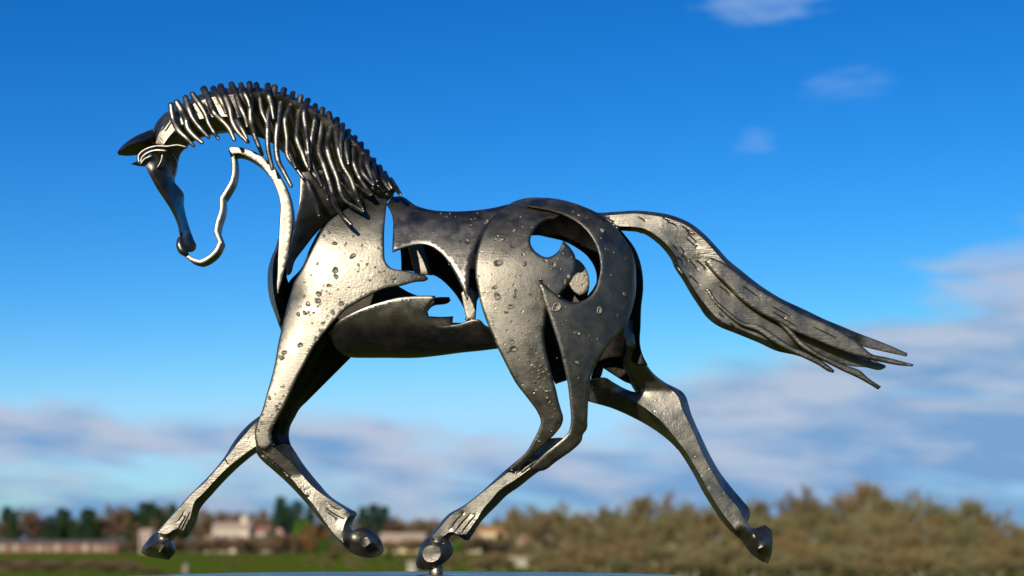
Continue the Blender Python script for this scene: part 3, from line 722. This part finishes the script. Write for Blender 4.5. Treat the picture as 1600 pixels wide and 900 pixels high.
# far hind leg
FH = 62
sheet('far_thigh_panel', '978,500 960,530 940,556 926,580 922,600 938,590 943,575 960,586 976,596 988,601 995,607 1000,600 1003,575 1000,540 1000,510', FH + 26, SHADED, HORSE, thick=6, grid=8)
sheet('far_hind_leg', '977,500,8 974,520,6 980,545,3 976,560,4 982,580,4 988,594,4 995,607,6 999,613,9 986,611,9 972,605,9 958,597,9 946,590,12 925,592,16 905,600,20 '
      '905,622,32 919,627,30 954,637,28 976,646,28 1009,663,26 1032,678,26 1052,695,26 1070,715,26 1084,735,26 1096,758,26 1107,779,26 1119,799,24 1130,816,24 1145,832,24 1159,845,24 1174,865,24 1191,877,24 1200,880,22 '
      '1205,868,24 1207,854,24 1207,829,22 1195,820,22 1182,825,18 1174,825,16 1168,815,14 1172,805,20 1171,796,20 1162,784,22 1145,764,24 1125,738,26 1110,712,26 1099,689,26 1087,663,26 1080,646,26 1076,632,24 1072,620,24 1066,612,22 1056,606,22 1040,598,22 1024,586,22 1012,572,22 1004,556,22 1000,536,22 998,510,20 990,500,14',
      lambda X, Y: FH + np.maximum(X - 985, 0) * .05 - 52 * np.clip((610 - Y) / 70, 0, 1), CAST, HORSE, pillow=26, rim=(1.6, 1.2), grid=5,
      lines=['990,520,6 996,546,6 1008,570,5 1022,588,4 1040,603,2 1058,618,-1 1066,640,-4 1080,668,-5 1092,696,-5 1104,722,-5 1120,750,-4 1138,776,-3 1152,792,-2 1160,806,-2 1168,822,-4',
             '940,606,4 970,616,2 1000,632,-2 1030,655,-6 1052,680,-6 1072,706,-6 1090,735,-6 1106,765,-6 1120,788,-5 1134,808,-5 1150,828,-5',
             '1150,828,-5 1158,819,-6 1166,824,-5 1172,832,-5','1182,842,-7 1190,845,-8 1193,854,-7 1185,857,-6'])
# ---- far foreleg
FF = 45
sheet('far_foreleg', '430,640,14 406,650,16 392,660,18 376,676,18 364,692,18 352,712,18 340,728,18 324,746,18 308,762,18 292,778,18 276,796,18 256,819,18 236,838,18 226,850,18 221,858,18 221,864,18 230,869,18 246,872,18 263,875,18 '
      '268,870,18 274,862,18 272,854,16 268,846,12 269,838,10 274,834,10 282,837,10 288,840,14 293,836,18 298,824,20 306,808,22 316,790,24 330,774,24 348,754,24 368,734,24 384,720,24 400,708,24 420,700,22 440,680,20',
      FF, CAST, HORSE, pillow=20, rim=(1.5, 1), grid=5,
      lines=['418,655,-4 401,660,-6 384,678,-7 371,693,-7 351,719,-7 337,735,-7 321,753,-7 300,772,-7 281,793,-7 262,814,-7 247,832,-6',
             '424,684,-6 400,697,-7 376,714,-7 356,730,-7 336,750,-7 318,770,-7 304,784,-7 299,800,-7 295,816,-6 288,830,-5',
             '247,832,-6 260,834,-7 274,827,-7 288,831,-5','232,856,-8 246,849,-10 257,852,-8 249,863,-7'],
      grooves=[('291,806 283,818 276,830', 1.2, 3), ('297,800 288,818 281,833', 1.1, 3), ('287,800 277,816', 1.0, 2.4), ('296,812 290,824 287,834', 1.0, 2.6), ('245,833 253,838 262,843', 1.4, 3), ('351,715 354,721 357,727', .8, 2)])
# ---- chest, throat
sheet('chest_plate', '437,366 430,388 424,402 419,420 418,440 421,466 429,490 439,517 446,500 452,478 457,455 450,440 446,425 444,400 442,380', 20, STEEL, HORSE,
      lines=['436,384,-30 428,406,-42 426,440,-46 429,466,-44 438,500,-30', '447,430,10 449,460,18 445,485,20'], thick=5, rim=(1.5, 1.5), grid=5)
sheet('throat_band', '357,230 362,229 370,229 384,232 400,238 412,246 428,260 440,278 450,300 455,320 457,340 456,360 453,380 450,400 445,420 440,440 434,461 432,446 433,430 434,400 435,380 436,360 437,340 438,322 435,306 430,292 420,274 406,258 392,248 376,241 366,241 361,246 358,238',
      -26, SMOOTH, HORSE, thick=30, rim=(1.2, 1.2), grid=5)
JAW = '290,398 302,406.5 312,409 320,406.5 336,394 344,378.5 337.5,362 340,348 346,328 346.5,310 356,295 363.5,280 365.5,256 362,236'
_j = spline(P(JAW), False, 4, corner=30)
def band(line, w, taper=0):
    q = np.array([p[:2] for p in line]); tg = np.gradient(q, axis=0); tg /= np.hypot(tg[:, 0], tg[:, 1])[:, None]
    nr = np.stack([tg[:, 1], -tg[:, 0]], 1); a = q + nr * w; b = q - nr * w
    return [tuple(p) for p in a] + [tuple(p) for p in b[::-1]]
sheet('jaw_band', band(_j, 3.3), -24, SMOOTH, HORSE, thick=27, rim=(1.0, 1.0), grid=5, corner=40)

# ---- head and neck
sheet('neck_crest', '238,226,6 239,206,14 244,192,14 254,180,14 264,173,14 284,161,14 308,149,14 332,141,14 356,137,14 380,136,14 412,138,14 438,144,14 466,154,14 488,166,14 512,181,14 536,199,14 560,221,14 580,245,14 600,269,14 612,284,14 619,297,14 608,312,30 590,322,40 560,322,46 530,310,50 500,296,50 470,276,48 '
      '455,250,44 440,236,38 426,224,28 410,216,20 390,211,16 368,208,16 348,204,16 328,209,16 308,216,16 292,228,16 282,240,16 276,256,14 262,262,8 246,262,4 236,250,2',
      -8, CAST, HORSE, pillow=16, rim=(2, 1.5), grid=6,
      lines=['243,224,-24 250,205,-28 262,190,-28 284,172,-28 308,160,-28 332,152,-28 360,148,-28 384,146,-28 412,146,-28 438,151,-26 466,161,-26 488,173,-26 512,189,-26 536,207,-26 560,229,-26 580,252,-26',
             '254,228,-26 262,216,-27 270,207,-27 284,195,-27 308,187,-27 332,183,-27 360,182,-27 376,183,-25 390,176,-8 412,176,4 436,190,10 462,212,14 490,236,18 520,264,20 552,288,18'],
      grooves=[('272,180 260,194 252,206', 1.3, 2.4), ('268,190 258,206', 1.2, 2.2), ('318,160 326,172 329,182', 1.2, 2.2), ('338,153 350,166 354,180', 1.2, 2.2), ('300,166 309,178', 1.1, 2), ('356,150 364,166 367,180', 1.2, 2), ('277,174 282,186', 1.1, 2)])
sheet('face_plate', '236,244,-14 229,258,-14 237,280,-15 246,296,-15 258,314,-15 268,330,-15 276,348,-15 280,364,-15 281,372,-12 278,380,-8 285,390,-2 296,393,14 303,390,20 306,384,24 302,374,24 296,358,26 290,338,28 286,318,30 286,302,32 280,293,28 272,283,24 275,268,24 277,252,22 270,240,8 252,238,-6',
      lambda X, Y: -34 + (Y - 240) * .24, SMOOTH, HORSE, thick=7, rim=(1.2, 1.2), grid=5,
      lines=['240,268,-23 249,287,-24 261,306,-25 271,322,-25 279,342,-25 284,362,-24', '250,262,-10 262,285,-6 272,308,-2 281,335,0 288,362,2'])
tube('nostril', [(281, 374, -24, 4.5), (281, 383, -28, 6.2), (285, 392, -28, 6.0), (292, 398, -22, 4.2)], SMOOTH, HORSE, step=3)
sheet('far_ear', '204,256,2 213,252.5,2 219,250,2 232,252,2 233,259,2 219,259,2', 12, SMOOTH, HORSE, pillow=4, grid=4, lines=['210,255,-3 222,254,-6'], rim=(.8, .6))
sheet('near_ear', '243,200,8 227,206,10 213,212,10 200,220,10 188,231,8 183,238,6 185,241.5,9 197,242.5,12 213,241,14 220,238.5,14 228,231,8 240,227,4', -30, SMOOTH, HORSE, thick=5, grid=4, rim=(.8, .8),
      lines=['238,213,-8 226,219,-13 212,223.5,-16 199,228,-15 190,235,-6'])
FL = lambda s, r0, r1, dep: [(p[0], p[1], dep, r0 + (r1 - r0) * i / (len(P(s)) - 1)) for i, p in enumerate(P(s))]
for s, r0, r1, dep in (('291,230 277,227 263,229 243,229 226,235 217,244 218,255', 2.2, 3.6, -44), ('259,236 243,235.5 229,240.5 221,249 221,256', 3.2, 3.2, -48),
                       ('237,244 226,249 220,257', 2.6, 2.8, -50), ('254,243 252,252 246,262', 2.6, 2.0, -44), ('230,246 228,256 235,265', 3.4, 2.0, -42)):
    tube('forelock_strand', FL(s, r0, r1, dep), SMOOTH, HORSE, step=3)
sheet('neck_panel', '469,268,-6 468,312,-8 462,344,-12 456,370,-16 450,400,-22 447,416,-24 449,430,-22 453,428,-20 460,408,-4 476,386,12 490,368,20 506,351,24 522,337,26 545,322,24 566,300,16 530,268,4',
      -38, SMOOTH, HORSE, thick=5, rim=(1.8, 2), grid=6)

# ---- mane
MANE = '''267,164 269,186 278,204 290,216 303,228|276,160 284,174 290,188 292,200 302,213 316,223|290,152 293,170 300,186 312,200 326,215
300,147 312,162 322,178 326,192 334,206 341,217|318,138 326,156 334,176 346,188 358,200 366,219|332,137 344,152 349,164 353,176
344,134 350,150 358,170 361,190 370,206 388,222|361,131 370,150 376,168 384,182 386,198|370,188 377,200 386,217|376,131 382,146 388,158 392,176
389,130 392,148 390,170 390,190 396,210 404,228 410,242|400,131 406,152 410,176 416,190 420,206|418,132 420,150 424,165 428,186
429,136 424,164 416,180 415,204 417,232 426,264|444,140 436,164 430,196 426,220 430,252 440,268 455,291|458,145 450,168 441,186 443,216 444,244 458,260 474,278
470,151 464,172 460,196 457,218 466,240 474,260 492,278 513,303|481,156 474,174 477,200 480,220 482,240|493,164 492,186 486,216 482,240 483,266
504,170 500,192 496,214 493,238 500,258 508,280 516,304 522,324 536,340 549,351|514,177 516,196 509,216 506,232 512,256 522,278 528,300 534,313 550,322 568,330
526,186 524,206 526,232 534,258 548,280 555,298 560,314|535,194 534,208 532,224 534,244|544,204 539,220 541,240 545,256|554,214 549,232 550,256 560,278 574,296 581,304
564,224 563,248 564,268 574,280 583,289|573,236 572,256 578,272 584,286|583,249 583,268 589,283|592,260 597,280 608,296|600,270 606,284 612,294|609,280 618,294 626,304
481,284 486,300 494,314 498,337|528,276 540,292 556,310 567,326|552,280 564,294 579,305|468,216 478,236 490,262 503,290|445,222 452,240 462,262|498,262 506,286 512,312'''
rm = random.Random(3)
for i, s in enumerate(MANE.replace('\n', '|').split('|')):
    p = P(s); n = len(p); path = []
    ch = [(p[0][0] + (p[-1][0] - p[0][0]) * k / (n - 1), p[0][1] + (p[-1][1] - p[0][1]) * k / (n - 1)) for k in range(n)]
    p = [(x + (c[0] - x) * .22, y) for (x, y), c in zip(p, ch)]
    short = p[0][1] > 183 + (p[0][0] - 366) * .8 and p[0][0] < 560
    rs = rm.uniform(.82, 1.04)
    for k, (x, y) in enumerate(p):
        t = k / (n - 1)
        base = -14 - 30 * min(1, t * 3.2) - (22 * max(0, t - .3) if x > 440 else 4 * t)
        if short: base = -48 - 14 * t
        base -= (x > 500) * 10 * min(1, t * 2) + max(0, y - 296) * .85      # the long ones lie over the shoulder
        r = (5.5 if k == 0 else 5.7 - 2.6 * t * t) * (.9 if n < 5 else 1.0) * rs
        path.append((x + rm.uniform(-.5, .5), y, base + rm.uniform(-4, 4), r))
    tube('mane_strand', path, STRAND, HORSE, sides=12, flat=.62, wob=.035, rnd=rm)

# ---- belly, saddle, shoulder
sheet('belly_plate', '512,520 520,511 528,502 544,492 570,480 600,470 626,464 650,462 680,462 681,466 671,476 666,486 669,496 678,504 690,509 704,508 720,505 740,499 750,500 758,508 790,520 790,543 774,545 750,548 720,551 690,555 650,559 600,559 570,559 548,558 532,552 520,540',
      torso(104, 452, 318, 562), SMOOTH, HORSE, thick=6, rim=(3, 4), grid=6)
sheet('strut', '720,456 734,448 746,458 743,500 729,500 725,482', -55, STEEL, HORSE, thick=6, grid=6)
sheet('saddle_plate', '604,320 612,308 628,307 650,321 674,328 696,330 720,330 748,328 774,324 794,319 788,326 774,338 762,352 751,370 742,388 736,408 733,430 732,450 731,468 729.5,469.5 720,446 708,422 696,404 684,392 670,384 658,382 640,385 624,390 613,394 613,386 614,362 614,344 610,330',
      torso(108, 458, 304), SMOOTH, HORSE, thick=8, rim=(4.2, 5), grid=6)
sheet('shoulder_plate', '560,318 585,304 605,312 603,326 600,360 600,390 602,408 612,419 628,422 648,426 664,430 669,435 665,438 648,440 626,446 600,451 578,461 556,473 540,483 528,495 514,511 502,525 491,540 477,566 465,588 453,614 443,636 431,658 422,678 424,694 414,704 402,698 398,678 402,660 410,640 416,618 423,594 429,570 434,540 439,517 443,500 448,480 455,456 460,440 469,425 480,404 490,384 502,362 512,348 528,335 545,325',
      shoulder(), STEEL, HORSE, thick=7, rim=(2.4, 2.4), grid=5,
      lines=[])
# inward return of the near foreleg
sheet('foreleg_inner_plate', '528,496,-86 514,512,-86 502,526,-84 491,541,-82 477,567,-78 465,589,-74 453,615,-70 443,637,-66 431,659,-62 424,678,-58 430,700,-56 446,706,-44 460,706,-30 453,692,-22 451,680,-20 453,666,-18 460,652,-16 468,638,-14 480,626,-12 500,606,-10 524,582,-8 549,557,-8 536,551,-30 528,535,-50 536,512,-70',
      6, SHADED, HORSE, thick=5, rim=(1, .8), grid=6, lines=['516,532,-58 500,560,-52 484,592,-46 468,622,-42 452,650,-38 441,680,-36'])
# near foreleg below the knee
sheet('near_foreleg', '398,682,10 400,696,14 401,708,16 410,720,18 426,734,18 446,752,18 462,768,18 480,788,18 498,810,18 514,828,18 528,844,18 542,858,18 556,867,18 572,871,18 584,871,18 594,867,18 599,861,18 598,852,18 592,840,18 584,830,18 576,825,16 564,824,14 556,827,10 551,830,6 548,826,4 547,818,6 551,810,10 557,804,16 556,800,18 550,797,18 536,789,18 522,780,18 510,770,18 500,758,18 488,744,18 474,726,18 466,714,18 460,704,20 454,696,24 444,694,18 434,696,8 420,692,0',
      lambda X, Y: -58 - 24 * np.clip((742 - Y) / 55, 0, 1), CAST, HORSE, pillow=22, rim=(1.6, 1.2), grid=5,
      lines=['404,694,-4 416,712,-6 436,730,-7 456,748,-7 470,766,-7 488,786,-7 506,812,-7 522,834,-7 536,848,-6',
             '424,696,-4 436,706,-5 454,722,-5 470,740,-5 486,758,-6 504,773,-6 524,786,-6 540,797,-5 548,804,-2',
             '548,804,-2 541,812,-6 536,828,-7 536,848,-6','563,842,-9 574,839,-10 579,848,-9 570,855,-8'],
      grooves=[('402,706 418,716 438,732 456,748', 2.0, 9), ('508,793 522,803 540,812', 1.1, 2.6), ('512,800 528,812', 1, 2.2), ('468,765 476,774 484,776', 1.8, 4), ('516,790 530,797', .9, 2)])
# ---- rump and near hind leg
sheet('front_thigh_plate', '794,320 808,313 826,309 848,309 872,313 880,330 868,341 856,342 840,352 830,368 829,380 834,390 842,397 854,402 866,398 874,390 878,380 880,376 890,386 898,398 900,410 898,426 890,442 880,454 873,463 866,472 856,482 853,495 852,506 850,520 853,546 858,567 864,592 869,609 873,627 877,641 880,652 878,663 868,677 852,693 836,708 816,728 800,740 790,736 808,720 824,704 832,690 842,670 845,658 840,644 826,624 806,598 792,572 782,552 776,540 766,516 758,496 750,470 746,450 743,430 743,416 745,396 750,376 758,358 768,344 780,332',
      rump(-4), STEEL, HORSE, thick=9, rim=(3.4, 4.5), grid=5)
sheet('rear_thigh_plate', '823,322 830,312 848,309 872,311 896,317 920,326 934,333 952,346 966,360 978,376 988,394 993,416 994,438 993,460 988,482 980,504 968,520 952,538 938,558 928,576 923,590 920,610 919,630 918,654 917,670 911,679 909,688 904,695 888,708 868,722 852,734 830,738 828,730 852,707 872,691 888,675 892,658 891,636 889,616 886,594 881,572 876,550 868,524 858,494 848,466 840,437 844,439 860,452 876,464 890,471 906,471 920,464 930,452 935,436 938,420 937,404 933,388 926,374 916,360 902,348 884,338 864,330 844,326',
      rump(-19), STEEL, HORSE, thick=8, rim=(4.0, 5.5), grid=5)
sheet('near_hind_leg', '842,690,0 824,706,12 806,721,14 788,736,16 768,754,16 748,772,16 724,790,16 700,804,16 684,822,16 670,838,16 658,850,16 653,864,16 650,878,16 651,886,16 658,889.5,14 668,890,10 680,886,8 692,880,8 700,874,12 706,866,14 708,856,14 704,848,12 701,842,10 704,837,10 712,836,10 720,840,10 726,844,12 733,844,16 738,836,20 748,820,22 758,808,24 776,790,24 792,774,24 812,760,24 832,744,24 852,730,24 870,719,24 892,705,16 903,694,6 898,686,0 870,684,-2',
      -66, CAST, HORSE, pillow=24, rim=(1.5, 1.2), grid=5,
      lines=['828,712,-4 808,728,-6 784,746,-7 756,768,-7 728,790,-7 704,806,-7 688,824,-7 674,840,-6',
             '880,696,-4 850,718,-5 826,734,-6 804,750,-7 780,766,-7 768,780,-7 754,796,-7 746,810,-7 730,834,-6',
             '674,840,-6 690,839,-6 704,831,-7 718,835,-7 730,834,-6','660,867,-7 662,859,-9 669,853,-9 679,853,-10 687,856,-9 689,864,-7 685,873,-8 675,878,-8 665,876,-7 660,867,-7'],
      grooves=[('830,720 818,730 810,738', 1.6, 5), ('846,716 826,730 814,740', 1.2, 4), ('736,802 722,816 708,834', 1.2, 3), ('744,804 730,820 718,836', 1.2, 3), ('726,800 712,814 702,828', 1.1, 2.6), ('746,812 736,826 728,838', 1.1, 2.6), ('672,845 684,849 694,849', 1.4, 3)])
tube('support_pin', [(681, 876, -44, 10.5), (681, 884, -44, 10), (681, 897.2, -45, 10.8)], CAST, HORSE, sides=14, step=4)

# ---- tail
SL = '949,341 961,347|1000,340 1008,345|1036,340 1048,347|1044,346 1060,354|1066,353 1080,363|1072,360 1084,368|1074,364 1090,380|1073,372 1089,387|1052,383 1062,394|1064,386 1070,396|1065,397 1076,408|1060,401 1069,412|1076,405 1091,421|1088,406 1104,420|1056,414 1068,428|1077,429 1094,446|1124,447 1142,460|1136,430 1156,446|1160,445 1190,470|1205,478 1238,495|1206,486 1250,515|1124,490 1134,498|1120,496 1130,505|1140,504 1152,514'
slits = [(a, 1.05, 2.6) for a in SL.split('|')]
sheet('tail', '925,330 934,332 960,331 994,329 1020,331 1048,336 1076,347 1100,365 1120,386 1136,404 1160,424 1188,446 1220,466 1258,484 1289,499 1316,510 1342,521 1371,532 1398,543 1418,552 1417,557 1398,553 1371,547 1351,542 1336,537 1353,551 1369,564 1384,571 1384,574 1376,578 1353,574 1329,572 1310,568 1293,564 1282,562 1267,561 1240,554 1213,548 1187,536 1153,522 1120,508 1103,494 1092,478 1080,460 1066,436 1054,418 1048,404 1034,386 1016,370 1004,363 988,360 966,359 940,352',
      lambda X, Y: np.maximum(X - 1125, 0) * .09, BARK_STEEL, HORSE, pillow=8, erel=8, rim=(2, 1.5), grid=5, grooves=[s for i, s in enumerate(slits)],
      lines=['930,338,-6 960,336,-7 994,334,-8 1020,337,-8 1046,342,-9 1073,353,-9 1096,371,-10 1116,392,-10 1132,410,-10 1158,431,-10 1186,452,-9 1220,474,-8 1258,492,-6 1289,507,-5 1316,518,-3 1340,526,-1',
             '950,348,-7 968,353,-8 988,354,-9 1006,357,-9 1020,364,-10 1040,380,-10 1055,399,-10 1062,416,-10 1073,432,-9 1087,455,-9 1099,472,-8 1124,499,-7 1156,514,-6 1190,528,-4 1240,546,-2'])
sheet('tail_lock', '1101,408 1110,402 1130,410 1160,432 1190,453 1222,472 1260,492 1300,510 1336,531 1353,546 1362,553 1384,558 1427,569 1427,572 1407,570.5 1382,566 1351,559 1316,548 1276,532 1244,519 1216,503 1187,488 1160,469 1140,449 1118,428',
      lambda X, Y: -21 + np.maximum(X - 1125, 0) * .09, BARK_STEEL, HORSE, thick=9, rim=(3, 4), grid=5, grooves=[(a, .9, 2.2) for a in ('1160,446 1190,468', '1205,478 1238,496', '1206,486 1250,514', '1270,510 1310,530')])
sheet('tail_lock', '1216,503 1222,503 1238,516 1255,534 1278,550 1300,561 1322,571 1344,579 1356,590 1377,604 1373,608 1360,600 1342,590 1318,579 1294,567 1270,554 1250,540 1234,522',
      lambda X, Y: -18 + np.maximum(X - 1125, 0) * .09, BARK_STEEL, HORSE, thick=9, rim=(2.6, 3), grid=5)
sheet('tail_lock', '1102,450 1108,452 1118,467 1134,482 1162,503 1187,508 1213,525 1240,542 1267,554 1282,562 1296,572 1304,579 1303,582 1296,580 1280,570 1262,561 1236,549 1208,534 1184,517 1158,508 1132,488 1114,470',
      lambda X, Y: -15 + np.maximum(X - 1125, 0) * .09, BARK_STEEL, HORSE, thick=9, rim=(2.4, 3), grid=5)

# ---- welds left where the rods and plates meet
for x, y, d, r in ((586, 287, -58, 3.2), (592, 291, -56, 3.6), (598, 296, -50, 3.4), (590, 298, -56, 2.8), (604, 303, -42, 3.2), (612, 305, -30, 2.6), (583, 294, -62, 2.6), (566, 329, -76, 2.6), (549, 352, -78, 2.4),
                   (959, 352, -14, 3.0), (964, 356, -12, 2.6), (955, 347, -18, 2.4), (738, 500, -62, 2.8), (730, 499, -62, 2.6), (845, 437, -128, 2.4), (874, 463, -140, 2.2), (820, 722, -76, 2.6), (813, 727, -76, 2.2), (800, 735, -78, 2.0)):
    tube('weld', [(x - r * .7, y - r * .3, d, r * .75), (x, y, d - r * .3, r), (x + r * .8, y + r * .5, d, r * .7)], CAST, HORSE, sides=8, step=2)

# ---- beads and craters hammered into the plates (each a small mesh under its plate)
def disc_mesh(name, prof, seed, ns=14):
    """a small hammered mark, none of them quite round"""
    rnd = random.Random(seed); ph = [rnd.uniform(0, 6.28) for _ in range(3)]; V, F = [(0, 0, prof[0][1] * .62)], []
    for r, z in prof[1:]:
        for s in range(ns):
            a = 2 * math.pi * s / ns; q = r * (1 + .14 * math.sin(2 * a + ph[0]) + .09 * math.sin(3 * a + ph[1]))
            V.append((q * math.cos(a), q * math.sin(a), (z if z < 0 else z * (.62 + .3 * math.sin(a + ph[2])))))
    for s in range(ns): F.append((0, 1 + s, 1 + (s + 1) % ns))
    for i in range(len(prof) - 2):
        for s in range(ns):
            a, b = 1 + i * ns + s, 1 + i * ns + (s + 1) % ns; F.append((a, a + ns, b + ns, b))
    return mesh(name, V, F, STEEL, 60)
DOMES = [disc_mesh('bead', [(0, .55), (.4, .48), (.72, .26), (.9, .02), (1.0, -.25)], q) for q in range(4)]
RINGS = [disc_mesh('crater', [(0, .06), (.42, .08), (.62, .46), (.8, .48), (.94, .04), (1.06, -.3)], 10 + q) for q in range(4)]
def beads(plate, spec):
    o, V, d = SHEETS[plate]; me = o.data; n = len(V)
    for s in spec.split():
        q = s.split(','); x, y = float(q[0]), float(q[1]); r = float(q[2]) if len(q) > 2 else 3.2; kind = q[3] if len(q) > 3 else 'o'
        i = int(np.argmin((V[:, 0] - x) ** 2 + (V[:, 1] - y) ** 2))
        nr = me.vertices[i].normal.normalized(); pos = at(x, y, d[i]) - HORSE.location
        b = link('bead' if kind == 'd' else 'crater', rm.choice(DOMES if kind == 'd' else RINGS), o)
        mt = nr.to_track_quat('Z', 'Y').to_matrix().to_4x4(); el = rm.uniform(.78, 1.2)
        b.matrix_local = Matrix.Translation(pos) @ mt @ Matrix.Rotation(rm.uniform(0, 6.28), 4, 'Z') @ Matrix.Diagonal((r / 1000 * el, r / 1000 / el, r / 1000, 1))
beads('shoulder_plate', '551,400,5 524,422,5.5 525,432,4.5 498,459,4.8 497,470,5 475,463,2.4 481,475,4.5 469,480,3 466,491,4 476,489,4 482,488,2.6 533,474,4.6 520,488,4.4 504,505,3 500,516,2.6 494,529,4 469,539,4.5 444,551,4.5 440,559,4.5 '
      '545,449,2.2 602,440,2.8 578,438,2.4 653,433,2.8 614,433,4.5 586,418,2.6,d 574,413,2.6 560,414,3,d 514,446,3.6 540,381,2.6,d 523,380,4,d 506,369,3,d 566,384,3,d 592,388,2.4,d 536,370,2,d 552,369,2.4,d 514,363,2.6,d 496,412,2.6 560,424,2,d 648,431,2.2 593,425,2.2 600,424,1.8,d '
      '476,441,2 486,430,1.8 510,455,1.8 528,452,1.6 432,635,3 434,641,3.6 438,631,2.6 409,661,3 421,622,3.4 430,616,2 427,660,2.2 411,648,1.8 443,618,2 415,634,1.8 403,672,2.6 439,604,1.6 507,503,1.8 488,505,1.8 515,459,1.6 531,468,1.6')
beads('front_thigh_plate', '784,374,5,d 800.6,384,4.6 778,411,6.5 804,359,4.4,d 820,412,3.8,d 865,414,5 889,432,4,d 884,440,4,d 773,449,4 777,463,6 806,455,3.4 804,463,3.4,d 828,460,3.4,d 798,479,4.6 802,545,6 794,549,3,d 800,534,4 852,609,4.4 837,608,3 861,631,3 861,646,3 861,672,3.4 842,688,3 791,488,3,d '
      '814,338,3,d 848,404,2,d 856,408,2,d 812,430,1.8,d 826,500,2.4,d 840,508,2,d 815,520,2,d 838,565,3,d 846,572,3.4,d 830,580,3.6 842,590,3,d 851,582,2.4,d 836,597,3,d 826,563,2.6,d 848,560,2.4,d 855,622,2.4,d 868,640,2,d 893,402,1.8,d 880,396,2,d 872,404,2,d 862,420,2,d 876,420,2,d 823,552,2,d 845,605,2.4,d 834,572,2.6 840,578,3 847,580,3 853,577,2.4 857,584,2.4 850,590,3 842,583,2 829,588,2.4 838,552,2.4 844,556,2 821,570,2 856,598,2.6 848,599,2 833,548,2 828,541,2.4 812,556,2 818,548,2 841,596,2')
beads('rear_thigh_plate', '869,480,8 936,485,5.4 964,494,5,d 902,521,4.2 934,529,3.6,d 903,567,3.8,d 977,460,4.4,d 956,429,5.4,d 977,404,5,d 948,390,4.6 942,360,5,d 906,336,5,d 885,480,2.4,d 870,560,2 884,500,2 960,395,2,d 940,372,2.4,d 918,340,2.2,d 895,330,2,d 926,606,2,d')
beads('saddle_plate', '720,376,4 730,377,4.4 736,353,3.4 760,347,4 689,333,1.8,d 703,333,2.2,d 698,338,1.8,d 712,338,1.6,d 732,340,2,d 746,333,2.4,d 737,342,2.2,d 743,341,2,d 659,362,2,d 669,360,1.6,d 642,368,2,d 677,363,1.8,d 674,375,2,d 738,365,1.8,d 690,388,2.4 700,384,2 716,399,3 724,399,2.6,d 703,412,2.6 712,410,2.4 728,400,2.2,d 735,388,2,d 622,383,2,d 720,420,1.8 684,381,2,d')
